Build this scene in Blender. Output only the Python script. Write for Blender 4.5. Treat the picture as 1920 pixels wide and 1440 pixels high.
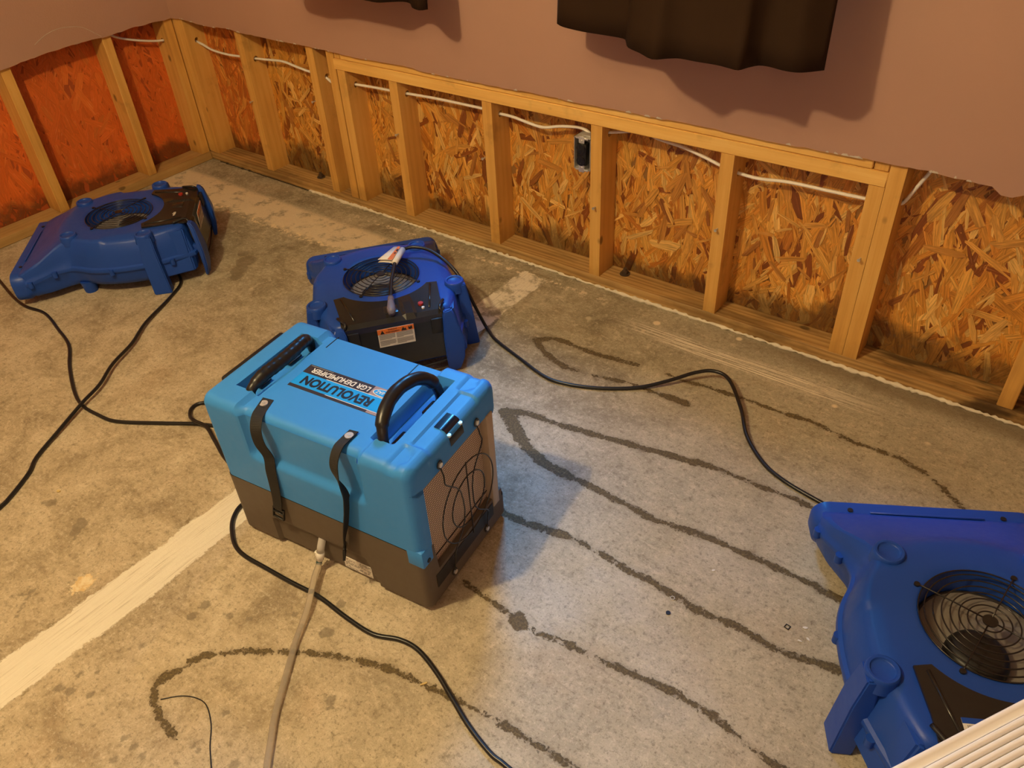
import bpy, bmesh, math, random
import numpy as np
from mathutils import Vector, Matrix, Euler

random.seed(7); RNG = np.random.default_rng(7)
scene = bpy.context.scene
for o in list(bpy.data.objects): bpy.data.objects.remove(o)

# ------------------------------------------------------------------ camera
cam_d = bpy.data.cameras.new('camera'); cam = bpy.data.objects.new('camera', cam_d)
scene.collection.objects.link(cam)
cam.location = (3.24429, -1.94840, 1.40860)
cam.rotation_euler = Euler((0.897956, 0.048095, 0.641665), 'XYZ')
cam_d.sensor_fit = 'HORIZONTAL'; cam_d.sensor_width = 36.0; cam_d.lens = 1502.79 / 1920 * 36
cam_d.clip_start = 0.02
scene.camera = cam
# ------------------------------------------------------------------ world, lamps, exposure
world = bpy.data.worlds.new('world'); scene.world = world; world.use_nodes = True
bg = world.node_tree.nodes['Background']; bg.inputs[0].default_value = (0.36, 0.56, 1.0, 1); bg.inputs[1].default_value = 0.25

def lamp(name, kind, loc, power, color, **kw):
    d = bpy.data.lights.new(name, kind); d.energy = power; d.color = color
    for k, v in kw.items(): setattr(d, k, v)
    o = bpy.data.objects.new(name, d); scene.collection.objects.link(o); o.location = loc
    return o
BULB = (1.966, -2.112, 2.212)
lamp('ceiling_bulb', 'POINT', BULB, 100, (1.0, 0.755, 0.395), shadow_soft_size=0.045)
day = lamp('window_daylight', 'AREA', (1.08, 0.75, 2.40), 100, (0.08, 0.43, 1.0), shape='RECTANGLE', size=0.6, size_y=0.6)
day.rotation_euler = (Vector((2.45, -1.0, 0)) - Vector((1.08, .75, 2.40))).to_track_quat('-Z', 'Y').to_euler()
fill = lamp('added_fill_light', 'AREA', (4.15, -3.5, 2.05), 8, (1.0, 0.78, 0.52), shape='RECTANGLE', size=0.9, size_y=0.9)  # added soft area light that lifts the shadows, no fixture stands there
fill.rotation_euler = (Vector((2.2, -1.0, .2)) - Vector((4.15, -3.5, 2.05))).to_track_quat('-Z', 'Y').to_euler()
scene.view_settings.view_transform = 'Standard'; scene.view_settings.look = 'None'
scene.view_settings.exposure = 0.07; scene.view_settings.gamma = 1.0
scene.view_settings.use_curve_mapping = False

# ------------------------------------------------------------------ helpers
COL = scene.collection
def link(name, mesh, mat=None, parent=None):
    o = bpy.data.objects.new(name, mesh); COL.objects.link(o)
    if mat is not None and not mesh.materials: mesh.materials.append(mat)
    if parent is not None: o.parent = parent
    return o
def mk(name, V, F, mat=None, parent=None, smooth=False):
    me = bpy.data.meshes.new(name); me.from_pydata([tuple(v) for v in V], [], [tuple(f) for f in F]); me.update()
    if smooth: me.polygons.foreach_set('use_smooth', [True] * len(me.polygons))
    return link(name, me, mat, parent)
def mkbm(name, bm, mat=None, parent=None, smooth=False, angle=None):
    me = bpy.data.meshes.new(name)
    bmesh.ops.recalc_face_normals(bm, faces=bm.faces[:])
    bm.to_mesh(me); bm.free()
    if smooth:
        me.polygons.foreach_set('use_smooth', [True] * len(me.polygons))
        if angle: me.set_sharp_from_angle(angle=math.radians(angle))
    return link(name, me, mat, parent)
def empty(name, loc=(0, 0, 0), rz=0.0):
    o = bpy.data.objects.new(name, None); COL.objects.link(o); o.location = loc; o.rotation_euler = (0, 0, rz)
    o.empty_display_size = .1
    return o
def tag(o, label, cat=None, group=None, kind=None):
    if label: o['label'] = label
    if cat: o['category'] = cat
    if group: o['group'] = group
    if kind: o['kind'] = kind
    return o
def add_box(bm, lo, hi, r=0.0, seg=2, rot=None, mat_index=0):
    lo = Vector(lo); hi = Vector(hi); c = (lo + hi) / 2; s = hi - lo
    res = bmesh.ops.create_cube(bm, size=1.0)
    vs = res['verts']
    for v in vs: v.co = Vector((v.co.x * s.x, v.co.y * s.y, v.co.z * s.z))
    if r > 0:
        es = list({e for v in vs for e in v.link_edges})
        out = bmesh.ops.bevel(bm, geom=es, offset=r, segments=seg, affect='EDGES', profile=.5)
        vs = list({v for f in out['faces'] for v in f.verts} | {v for v in vs if v.is_valid})
    for v in vs:
        if rot is not None: v.co = rot @ v.co
        v.co += c
    return vs
def box(name, lo, hi, mat, parent=None, r=0.0, seg=2, rot=None):
    bm = bmesh.new(); add_box(bm, lo, hi, r, seg, rot)
    return mkbm(name, bm, mat, parent, smooth=r > 0, angle=40 if r > 0 else None)
def add_disc(bm, c, r, h, n=24, axis='Z', r2=None):
    rot = {'Z': Matrix.Identity(3), 'X': Matrix.Rotation(math.pi / 2, 3, 'Y'), 'Y': Matrix.Rotation(math.pi / 2, 3, 'X')}[axis]
    res = bmesh.ops.create_cone(bm, cap_ends=True, segments=n, radius1=r, radius2=r if r2 is None else r2, depth=h)
    for v in res['verts']: v.co = rot @ v.co + Vector(c)
def disc(name, c, r, h, mat, parent=None, n=24, axis='Z', r2=None):
    bm = bmesh.new(); add_disc(bm, c, r, h, n, axis, r2)
    return mkbm(name, bm, mat, parent, smooth=True, angle=40)
def smooth_path(P, n=8, closed=False):
    P = [Vector(p) for p in P]; out = []; N = len(P)
    rng = range(N) if closed else range(N - 1)
    for i in rng:
        if closed: a, b, c, d = P[i - 1], P[i], P[(i + 1) % N], P[(i + 2) % N]
        else: a, b, c, d = P[max(i - 1, 0)], P[i], P[i + 1], P[min(i + 2, N - 1)]
        for k in range(n):
            t = k / n
            out.append(.5 * ((2 * b) + (c - a) * t + (2 * a - 5 * b + 4 * c - d) * t * t + (3 * b - a - 3 * c + d) * t ** 3))
    if not closed: out.append(P[-1])
    return out
def tube_vf(P, r, sides=10, closed=False, squash=1.0):
    P = [Vector(p) for p in P]; N = len(P); V = []; F = []
    T = []
    for i in range(N):
        a = P[i - 1] if (closed or i > 0) else P[i]; b = P[(i + 1) % N] if (closed or i < N - 1) else P[i]
        T.append((b - a).normalized())
    up = Vector((0, 0, 1)) if abs(T[0].z) < .9 else Vector((1, 0, 0))
    nrm = (up - T[0] * up.dot(T[0])).normalized()
    for i in range(N):
        nrm = (nrm - T[i] * nrm.dot(T[i]))
        if nrm.length < 1e-6: nrm = T[i].orthogonal()
        nrm.normalize(); bi = T[i].cross(nrm)
        rr = r[i] if hasattr(r, '__len__') else r
        for k in range(sides):
            a = 2 * math.pi * k / sides
            V.append(P[i] + nrm * (math.cos(a) * rr * squash) + bi * (math.sin(a) * rr))
    for i in range(N if closed else N - 1):
        j = (i + 1) % N
        for k in range(sides):
            l = (k + 1) % sides
            F.append((i * sides + k, i * sides + l, j * sides + l, j * sides + k))
    if not closed:
        F.append(tuple(range(sides - 1, -1, -1))); F.append(tuple((N - 1) * sides + k for k in range(sides)))
    return V, F
def tube(name, P, r, mat, parent=None, sides=10, closed=False, smooth_n=0, squash=1.0):
    if smooth_n: P = smooth_path(P, smooth_n, closed)
    V, F = tube_vf(P, r, sides, closed, squash)
    return mk(name, V, F, mat, parent, smooth=True)
def prism(name, outline, z0, z1, mat, parent=None, r=0.0, axis=2):
    bm = bmesh.new()
    vs = [bm.verts.new((x, y, z0)) for x, y in outline]
    f = bm.faces.new(vs); ex = bmesh.ops.extrude_face_region(bm, geom=[f])
    nv = [g for g in ex['geom'] if isinstance(g, bmesh.types.BMVert)]
    for v in nv: v.co.z = z1
    if r > 0: bmesh.ops.bevel(bm, geom=bm.edges[:], offset=r, segments=2, affect='EDGES', profile=.5)
    return mkbm(name, bm, mat, parent, smooth=r > 0, angle=40)
def sstep(a, b, x):
    t = np.clip((np.asarray(x, float) - a) / (b - a), 0, 1); return t * t * (3 - 2 * t)
def text(name, body, w, h, mat, parent, M, bold=0.0, shear=0.0):
    """flat lettering as a mesh, scaled to width w and cap height h, centred on the origin of M"""
    c = bpy.data.curves.new(name, 'FONT'); c.body = body; c.size = 1.0; c.offset = bold; c.shear = shear; c.resolution_u = 3
    t = bpy.data.objects.new('tmp', c); COL.objects.link(t)
    me = bpy.data.meshes.new_from_object(t.evaluated_get(bpy.context.evaluated_depsgraph_get()))
    bpy.data.objects.remove(t); bpy.data.curves.remove(c)
    co = np.array([v.co[:] for v in me.vertices]); lo, hi = co.min(0), co.max(0)
    for v in me.vertices: v.co = ((v.co.x - (lo[0] + hi[0]) / 2) * w / (hi[0] - lo[0]), (v.co.y - (lo[1] + hi[1]) / 2) * h / (hi[1] - lo[1]), 0)
    me.name = name; me.materials.clear(); me.materials.append(mat)
    o = bpy.data.objects.new(name, me); COL.objects.link(o); o.parent = parent; o.matrix_local = M
    return o

# ------------------------------------------------------------------ materials
class NT:
    def __init__(s, name):
        s.m = bpy.data.materials.new(name); s.m.use_nodes = True; s.t = s.m.node_tree
        s.b = s.t.nodes['Principled BSDF']
    def n(s, typ, **kw):
        nd = s.t.nodes.new(typ)
        for k, v in kw.items():
            if k.startswith('i_'):
                key = k[2:]; nd.inputs[int(key) if key.isdigit() else key.replace('_', ' ')].default_value = v
            else: setattr(nd, k, v)
        return nd
    def l(s, a, b): s.t.links.new(a, b); return b
    def val(s, x):
        return x
    def math(s, op, a, b=None, c=None, clamp=False):
        nd = s.n('ShaderNodeMath', operation=op); nd.use_clamp = clamp
        for i, x in enumerate((a, b, c)):
            if x is None: continue
            if hasattr(x, 'is_output'): s.l(x, nd.inputs[i])
            else: nd.inputs[i].default_value = x
        return nd.outputs[0]
    def mix(s, fac, a, b, blend='MIX'):
        nd = s.n('ShaderNodeMix', data_type='RGBA', blend_type=blend)
        for sock, x in ((nd.inputs[0], fac), (nd.inputs[6], a), (nd.inputs[7], b)):
            if hasattr(x, 'is_output'): s.l(x, sock)
            else: sock.default_value = x if not isinstance(x, tuple) else (*x, 1) if len(x) == 3 else x
        return nd.outputs[2]
    def ramp(s, x, stops):
        nd = s.n('ShaderNodeValToRGB'); cr = nd.color_ramp
        while len(cr.elements) < len(stops): cr.elements.new(.5)
        for e, (p, c) in zip(cr.elements, stops):
            e.position = p; e.color = (*c, 1) if isinstance(c, tuple) else (c, c, c, 1)
        s.l(x, nd.inputs[0]); return nd.outputs[0]
    def noise(s, vec, scale, detail=4, rough=.55, dist=0.0):
        nd = s.n('ShaderNodeTexNoise', i_Scale=scale, i_Detail=detail, i_Roughness=rough, i_Distortion=dist)
        if vec is not None: s.l(vec, nd.inputs['Vector'])
        return nd.outputs[0]
    def smooth(s, x, a, b, lo=0.0, hi=1.0):
        nd = s.n('ShaderNodeMapRange', interpolation_type='SMOOTHSTEP')
        s.l(x, nd.inputs[0])
        for i, v in ((1, a), (2, b), (3, lo), (4, hi)): nd.inputs[i].default_value = v
        return nd.outputs[0]
    def bump(s, h, strength=.3, dist=.01, normal=None):
        nd = s.n('ShaderNodeBump', i_Strength=strength, i_Distance=dist); s.l(h, nd.inputs['Height'])
        if normal is not None: s.l(normal, nd.inputs['Normal'])
        s.l(nd.outputs[0], s.b.inputs['Normal']); return nd.outputs[0]
    def pos(s): return s.n('ShaderNodeNewGeometry').outputs['Position']
    def obj(s): return s.n('ShaderNodeTexCoord').outputs['Object']
    def mapping(s, vec, scale=(1, 1, 1), loc=(0, 0, 0), rot=(0, 0, 0)):
        nd = s.n('ShaderNodeMapping'); nd.inputs['Scale'].default_value = scale; nd.inputs['Location'].default_value = loc; nd.inputs['Rotation'].default_value = rot
        s.l(vec, nd.inputs[0]); return nd.outputs[0]
    def attr(s, name): return s.n('ShaderNodeAttribute', attribute_name=name)
    def sep(s, vec):
        nd = s.n('ShaderNodeSeparateXYZ'); s.l(vec, nd.inputs[0]); return nd.outputs
    def color(s, c): s.l(c, s.b.inputs['Base Color']) if hasattr(c, 'is_output') else setattr(s.b.inputs['Base Color'], 'default_value', (*c, 1))

def plain(name, col, rough=.5, metal=0.0, vary=.12, scale=40, bump=0.0, bscale=300, spec=.5, coat=0.0):
    t = NT(name); p = t.obj(); nz = t.noise(p, scale, 3)
    c = t.mix(nz, tuple(x * (1 - vary) for x in col), tuple(min(1, x * (1 + vary)) for x in col))
    t.color(c); t.b.inputs['Roughness'].default_value = rough; t.b.inputs['Metallic'].default_value = metal
    t.b.inputs['Specular IOR Level'].default_value = spec
    if coat: t.b.inputs['Coat Weight'].default_value = coat
    if bump: t.bump(t.noise(p, bscale, 2), bump, .002)
    return t.m
def plastic(name, col, rough=.42, scuff=.25, grime=(.25, .22, .2)):
    t = NT(name); p = t.obj()
    big = t.noise(p, 7, 4, .6); fine = t.noise(p, 60, 3, .6)
    c = t.mix(t.math('MULTIPLY', big, .5), col, tuple(min(1, x * 1.25 + .004) for x in col))
    sc = t.smooth(t.noise(t.mapping(p, (6, 40, 25)), 6, 5, .7), .70, .80)
    c = t.mix(t.math('MULTIPLY', sc, scuff), c, tuple(min(1, x * .7 + .16) for x in col))
    t.color(c)
    t.l(t.math('MULTIPLY_ADD', fine, .22, rough - .11), t.b.inputs['Roughness'])
    t.b.inputs['Specular IOR Level'].default_value = .32
    t.bump(t.noise(p, 550, 2, .5), .10, .001)
    return t.m

def wood(name, lo, mid, hi, axis='Z', wet=False, knots=True):
    t = NT(name); p = t.obj(); oi = t.n('ShaderNodeObjectInfo')
    off = t.math('MULTIPLY', oi.outputs['Random'], 37.0)
    cmb = t.n('ShaderNodeCombineXYZ')
    for i in range(3): t.l(off, cmb.inputs[i])
    va = t.n('ShaderNodeVectorMath', operation='ADD'); t.l(p, va.inputs[0]); t.l(cmb.outputs[0], va.inputs[1]); q = va.outputs[0]
    sc = {'Z': (1, 1, .06), 'X': (.06, 1, 1), 'Y': (1, .06, 1)}[axis]
    g = t.mapping(q, sc)
    wig = t.noise(t.mapping(q, tuple(.5 if s < 1 else 1 for s in sc)), 9, 3)
    rings = t.n('ShaderNodeTexWave', wave_type='RINGS', rings_direction=axis, i_Scale=26.0 if wet else 15.0, i_Distortion=5.0, i_Detail=3.0)
    rings.inputs['Detail Scale'].default_value = 1.2
    t.l(g, rings.inputs['Vector'])
    fib = t.noise(t.mapping(q, tuple(.03 if s < 1 else 1 for s in sc)), 260, 3, .6)
    big = t.noise(t.mapping(q, tuple(.35 if s < 1 else 1 for s in sc)), 10, 3)
    x = t.math('MULTIPLY_ADD', rings.outputs[1], .30 if wet else .10, t.math('MULTIPLY_ADD', fib, .34, t.math('MULTIPLY_ADD', big, .52, .0 if wet else .07)))
    c = t.ramp(x, [(.22, lo), (.52, mid), (.84, hi)])
    if knots:
        vor = t.n('ShaderNodeTexVoronoi', i_Scale=8.0); t.l(t.mapping(q, tuple(.62 if s < 1 else 1 for s in sc)), vor.inputs['Vector'])
        kn = t.smooth(vor.outputs['Distance'], .10, .05)
        c = t.mix(t.math('MULTIPLY', kn, .75), c, tuple(v * .28 for v in lo))
    dk = t.smooth(t.noise(q, 6, 5, .65), .58, .72)
    c = t.mix(t.math('MULTIPLY', dk, .30), c, tuple(v * .55 for v in lo))
    P = t.sep(t.pos())
    if wet:
        w = t.smooth(t.noise(t.mapping(t.pos(), (1.6, 7, 4)), 2.2, 5, .6), .44, .62)
        wx = t.math('MULTIPLY_ADD', t.smooth(P[0], 2.2, 3.2), .55, .40)
        c = t.mix(t.math('MULTIPLY', w, wx), c, tuple(v * .35 for v in lo))
    else:
        # splash-line damp stain close to the slab
        w = t.smooth(t.math('ADD', P[2], t.math('MULTIPLY', t.noise(q, 18, 4), .10)), .17, .06)
        c = t.mix(t.math('MULTIPLY', w, .35), c, tuple(v * .45 for v in lo))
    t.color(c); t.b.inputs['Roughness'].default_value = .62
    t.b.inputs['Specular IOR Level'].default_value = .35
    t.bump(x, .25, .002)
    return t.m
M_STUD = wood('pine_stud', (.50, .25, .060), (.73, .395, .095), (.85, .53, .16))
M_PLATE = wood('pine_plate', (.64, .345, .085), (.88, .52, .14), (.98, .67, .23), axis='X')
M_SOLE = wood('treated_sole_plate', (.22, .115, .038), (.44, .255, .085), (.60, .385, .145), axis='X', wet=True)
M_SOLEY = wood('treated_sole_plate_side', (.36, .20, .065), (.58, .355, .125), (.70, .46, .19), axis='Y', wet=False)

def osb(name, cols, grain=.48, per_object=False):
    t = NT(name)
    if per_object:
        oi = t.n('ShaderNodeObjectInfo'); base = t.ramp(oi.outputs['Random'], cols); uv = t.obj()
        gv = t.mapping(uv, (9, 160, 1)); rnd = oi.outputs['Random']
        sh = t.n('ShaderNodeCombineXYZ'); t.l(t.math('MULTIPLY', rnd, 91.0), sh.inputs[2])
        va = t.n('ShaderNodeVectorMath', operation='ADD'); t.l(gv, va.inputs[0]); t.l(sh.outputs[0], va.inputs[1]); gv = va.outputs[0]
    else:
        base = t.attr('tint').outputs['Color']
        gv = t.mapping(t.attr('grain').outputs['Vector'], (9, 160, 1))
    g = t.noise(gv, 1.6, 4, .65, .6)
    gs = t.smooth(g, .34, .62)
    c = t.mix(t.math('MULTIPLY_ADD', gs, -grain, grain), base, (.10, .035, .006))
    c = t.mix(t.math('MULTIPLY', t.smooth(g, .58, .74), .22), c, (1, .80, .40))
    P = t.pos(); z = t.sep(P)[2]
    n1 = t.noise(P, 13, 5, .65); n2 = t.noise(P, 3.0, 2)
    h = t.math('ADD', z, t.math('MULTIPLY_ADD', n1, -.15, t.math('MULTIPLY', n2, -.16)))
    w = t.smooth(h, -.015, -.085)
    c = t.mix(t.math('MULTIPLY', w, .72), c, (.035, .018, .008))
    mould = t.smooth(t.noise(P, 75, 4, .7), .54, .66)
    c = t.mix(t.math('MULTIPLY', t.math('MULTIPLY', w, mould), .35), c, (.10, .085, .06))
    t.color(c); t.b.inputs['Roughness'].default_value = .42; t.b.inputs['Specular IOR Level'].default_value = .5
    t.bump(g, .5, .002)
    return t.m
TAN = [(.92, .56, .16), (.88, .46, .09), (.82, .38, .06), (.76, .31, .042), (.84, .41, .078), (.80, .35, .052), (.82, .37, .055), (.60, .21, .026), (.31, .085, .014)]
RED = [(.78, .165, .026), (.76, .158, .024), (.80, .175, .028), (.74, .150, .022), (.77, .160, .025), (.80, .20, .034)]
MID = [(.90, .32, .055), (.82, .25, .040), (.95, .42, .09), (.74, .20, .030), (.68, .19, .035)]
M_OSB = osb('oriented_strand_board', None)
M_OSB_RED = osb('red_sealed_strand_board', None, grain=.20)
M_STRAND = osb('loose_strand', [(0.0, (.28, .08, .02)), (.10, (.50, .20, .04)), (.4, (.74, .34, .06)), (.75, (.84, .44, .095)), (1.0, (.95, .60, .19))], per_object=True)
M_OSB_BASE = plain('strand_board_core', (.32, .15, .04), .7)
M_OSB_BASE_RED = plain('red_board_core', (.45, .09, .018), .7)

def paint_wall():
    t = NT('mauve_brown_wall_paint'); p = t.pos()
    n = t.noise(p, 3, 3); c = t.mix(n, (.44, .255, .185), (.49, .29, .215))
    sc = t.smooth(t.noise(t.mapping(p, (3, 3, 14)), 5, 5, .7), .70, .78)
    c = t.mix(t.math('MULTIPLY', sc, .10), c, (.6, .5, .42)); t.color(c)
    t.b.inputs['Roughness'].default_value = .58
    h = t.math('ADD', t.noise(p, 170, 3, .6), t.math('MULTIPLY', t.noise(p, 60, 2), .6)); t.bump(h, .20, .003)
    return t.m
M_PAINT = paint_wall()
M_GYPSUM = plain('gypsum_core', (.62, .55, .46), .9, vary=.35, scale=60)
M_CEIL = plain('ceiling_paint', (.60, .59, .56), .8)

def concrete():
    t = NT('stained_concrete'); P = t.pos(); X, Y, Z = t.sep(P)
    big = t.noise(P, 1.5, 4, .6); mid = t.noise(P, 6.5, 9, .74, .6); fine = t.noise(P, 34, 6, .76, .4); grit = t.noise(P, 230, 4, .7)
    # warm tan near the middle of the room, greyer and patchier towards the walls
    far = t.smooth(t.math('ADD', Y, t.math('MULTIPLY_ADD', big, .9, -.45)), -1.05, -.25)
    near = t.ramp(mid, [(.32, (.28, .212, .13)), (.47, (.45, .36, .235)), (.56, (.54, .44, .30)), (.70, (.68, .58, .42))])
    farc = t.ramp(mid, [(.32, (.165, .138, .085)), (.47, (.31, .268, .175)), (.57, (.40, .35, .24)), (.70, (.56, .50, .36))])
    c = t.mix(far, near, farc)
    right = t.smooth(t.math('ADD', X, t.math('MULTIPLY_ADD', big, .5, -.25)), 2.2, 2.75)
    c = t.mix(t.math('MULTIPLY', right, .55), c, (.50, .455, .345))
    rust = t.smooth(t.noise(P, 3.1, 5, .65), .55, .70)
    c = t.mix(t.math('MULTIPLY', rust, .22), c, (.40, .25, .13))
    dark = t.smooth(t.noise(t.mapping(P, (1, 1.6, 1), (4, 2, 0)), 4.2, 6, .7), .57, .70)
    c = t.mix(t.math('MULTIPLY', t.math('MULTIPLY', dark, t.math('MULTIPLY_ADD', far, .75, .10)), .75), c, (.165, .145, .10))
    c = t.mix(t.math('MULTIPLY', t.smooth(fine, .52, .68), .45), c, (.74, .63, .47))
    c = t.mix(t.math('MULTIPLY', t.smooth(fine, .46, .32), .50), c, (.20, .155, .095))
    an = t.noise(t.mapping(P, (14, 75, 1), (0, 0, 0), (0, 0, .5)), 1.0, 5, .75, .8)
    c = t.mix(t.math('MULTIPLY', t.smooth(an, .56, .70), .35), c, (.76, .66, .50))
    c = t.mix(t.math('MULTIPLY', t.smooth(an, .42, .30), .35), c, (.19, .145, .09))
    c = t.mix(t.math('MULTIPLY', t.smooth(grit, .56, .68), .62), c, (.15, .115, .075))
    sm2 = t.noise(P, 95, 4, .72)
    c = t.mix(t.math('MULTIPLY', t.smooth(sm2, .53, .66), .58), c, (.20, .155, .10))
    c = t.mix(t.math('MULTIPLY', t.smooth(sm2, .45, .34), .42), c, (.74, .65, .50))
    c = t.mix(t.math('MULTIPLY', t.smooth(grit, .42, .32), .40), c, (.80, .72, .58))
    # pale crusts parallel to the wall (old tack strip and levelling compound)
    wob = t.math('MULTIPLY_ADD', mid, .05, t.math('MULTIPLY', fine, .03))
    d1 = t.math('ABSOLUTE', t.math('ADD', t.math('ADD', Y, .170), wob))
    lft = t.smooth(X, 1.75, 1.2)
    pale = t.math('MULTIPLY', t.smooth(d1, .095, .06), t.math('MULTIPLY', lft, t.smooth(t.noise(P, 15, 5, .7), .33, .50)))
    c = t.mix(t.math('MULTIPLY', pale, .85), c, (.78, .66, .46))
    crust = t.math('MULTIPLY', t.smooth(t.math('ABSOLUTE', t.math('ADD', t.math('ADD', Y, .255), wob)), .030, .008), t.math('MULTIPLY', t.smooth(X, 1.9, 1.5), t.smooth(t.noise(P, 33, 5, .75), .46, .60)))
    c = t.mix(t.math('MULTIPLY', crust, .85), c, (.86, .72, .46))
    d2 = t.math('ABSOLUTE', t.math('ADD', Y, t.math('MULTIPLY_ADD', fine, .02, .125)))
    streak = t.noise(t.mapping(P, (3, 150, 1)), 1.4, 5, .7)
    scr = t.math('MULTIPLY', t.math('MULTIPLY', t.smooth(d2, .044, .016), t.smooth(streak, .45, .60)), t.math('MULTIPLY', t.smooth(X, 2.15, 2.45), t.smooth(X, 3.1, 2.8)))
    c = t.mix(scr, c, (.92, .84, .68))
    flk = t.math('MULTIPLY', t.smooth(t.math('ABSOLUTE', t.math('ADD', Y, .062)), .018, .006), t.math('MULTIPLY', t.smooth(t.noise(P, 40, 5, .75), .50, .60), t.smooth(X, .8, 1.1)))
    c = t.mix(t.math('MULTIPLY', t.math('MULTIPLY', flk, t.smooth(X, 2.3, 1.9)), .85), c, (.84, .72, .54))
    # damp, brown strip of slab against the sole plate
    dm = t.math('MULTIPLY', t.smooth(t.math('ADD', Y, t.math('MULTIPLY', mid, .10)), -.035, .02), t.smooth(X, 2.3, 2.9))
    c = t.mix(t.math('MULTIPLY', dm, .65), c, (.165, .115, .055))
    pock = t.n('ShaderNodeTexVoronoi', i_Scale=9.0); t.l(P, pock.inputs['Vector'])
    pk = t.math('MULTIPLY', t.smooth(pock.outputs['Distance'], .125, .075), t.math('MULTIPLY', t.smooth(X, 1.9, 2.4), t.smooth(t.math('ABSOLUTE', t.math('ADD', Y, .10)), .11, .08)))
    c = t.mix(t.math('MULTIPLY', pk, .9), c, (.84, .72, .52))
    # white levelling stripe across the slab
    sd = t.attr('stripe').outputs['Fac']
    s1 = t.math('ADD', sd, t.math('MULTIPLY_ADD', fine, .022, t.math('MULTIPLY_ADD', mid, .050, t.math('MULTIPLY_ADD', t.noise(P, 110, 4, .7), .016, -.044))))
    comb = t.noise(t.mapping(P, (260, 7, 1), (0, 0, 0), (0, 0, .35)), 1.0, 4, .6)
    keep = t.smooth(t.math('ADD', t.noise(P, 9, 5, .7), t.math('MULTIPLY', t.smooth(Y, -1.1, -.75), -.2)), .20, .34)
    sm = t.math('MULTIPLY', t.smooth(s1, .003, -.002), t.math('MULTIPLY', keep, t.smooth(comb, .26, .46, .40, 1.0)))
    c = t.mix(t.math('MULTIPLY', sm, .92), c, t.mix(comb, (.74, .66, .52), (.98, .93, .80)))
    edge = t.math('MULTIPLY', t.smooth(t.math('ABSOLUTE', t.math('ADD', s1, -.004)), .006, .002), t.smooth(t.noise(P, 11, 4, .7), .52, .62))
    c = t.mix(t.math('MULTIPLY', edge, .6), c, (.20, .15, .07))
    bl = t.smooth(t.math('ADD', t.attr('blob').outputs['Fac'], t.math('MULTIPLY_ADD', t.noise(P, 60, 4, .7), .06, -.03)), .004, -.004)
    c = t.mix(t.math('MULTIPLY', bl, .9), c, t.mix(t.smooth(fine, .4, .6), (.86, .74, .50), (.72, .50, .22)))
    # construction adhesive tracks: dark, gritty, ragged
    gd = t.math('ADD', t.attr('glue').outputs['Fac'], .0022)
    rag = t.noise(P, 95, 5, .75)
    g1 = t.math('ADD', gd, t.math('MULTIPLY_ADD', rag, .034, t.math('MULTIPLY_ADD', t.noise(P, 21, 3, .6), .030, -.0310)))
    gm = t.smooth(g1, .0020, -.0012)
    rag2 = t.noise(P, 190, 4, .8)
    gc = t.ramp(rag2, [(.36, (.030, .017, .006)), (.49, (.082, .052, .016)), (.56, (.15, .104, .035)), (.62, (.22, .165, .065)), (.70, (.52, .43, .24))])
    c = t.mix(t.math('MULTIPLY', gm, .94), c, gc)
    halo = t.smooth(g1, .016, -.002)
    c = t.mix(t.math('MULTIPLY', halo, .22), c, (.25, .19, .10))
    sp = t.attr('spots').outputs['Fac']
    sp1 = t.math('ADD', sp, t.math('MULTIPLY_ADD', t.noise(P, 70, 4, .7), .016, -.008))
    spm = t.smooth(sp1, .002, -.002)
    c = t.mix(t.math('MULTIPLY', spm, .62), c, (.17, .135, .085))
    t.color(c)
    wetx = t.smooth(t.noise(P, 3.3, 3), .50, .64)
    damp = t.math('MULTIPLY', right, t.math('MULTIPLY', wetx, t.smooth(Y, -1.5, -1.2)))
    r = t.math('MULTIPLY_ADD', damp, -.30, .74)
    r = t.math('MULTIPLY_ADD', spm, -.3, r)
    t.l(r, t.b.inputs['Roughness'])
    h = t.math('MULTIPLY_ADD', grit, .25, t.math('MULTIPLY_ADD', fine, .5, t.math('MULTIPLY', mid, .5)))
    h = t.math('MULTIPLY_ADD', gm, t.math('MULTIPLY_ADD', rag, 1.6, .2) if False else .55, h)
    h = t.math('MULTIPLY_ADD', t.math('MULTIPLY', gm, rag), 1.3, h)
    h = t.math('MULTIPLY_ADD', sm, t.math('MULTIPLY', comb, .3) if False else .18, h)
    t.bump(h, .6, .008)
    return t.m
M_FLOOR = concrete()

M_BLUE = plastic('dark_blue_moulded_plastic', (.012, .062, .36), .38, .08)
M_SKY = plastic('bright_blue_moulded_plastic', (.042, .250, .68), .46, .10)
M_TAUPE = plastic('taupe_moulded_plastic', (.115, .090, .066), .55, .06)
M_BLK = plain('black_plastic', (.013, .012, .011), .38, vary=.2, bump=.08, bscale=500)
M_PANEL = plain('black_gloss_panel', (.020, .018, .016), .24, vary=.2, bump=.05, bscale=60)
M_RUB = plain('black_cord_rubber', (.012, .011, .011), .33, vary=.2)
M_WEB = plain('black_webbing', (.016, .014, .012), .75, vary=.3, bump=.5, bscale=900)
M_WIRE = plain('black_coated_wire', (.012, .010, .009), .28, coat=.3)
M_CHROME = plain('bright_zinc', (.80, .78, .73), .3, .6)
M_STEEL = plain('galvanised_steel', (.62, .60, .56), .42, .45, vary=.25)
M_RUST = plain('rusty_iron', (.10, .065, .04), .6, .3, vary=.5)
M_DOME = plain('motor_black', (.02, .018, .017), .42)
M_BLADE = plain('impeller_grey', (.23, .205, .175), .5)
M_WHITE = plain('label_white', (.80, .76, .68), .5, vary=.03)
M_ORANGE = plain('label_orange', (.85, .21, .03), .45, vary=.03)
M_INK = plain('print_black', (.012, .011, .012), .5)
M_GREY_INK = plain('small_print_grey', (.27, .25, .22), .6)
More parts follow.
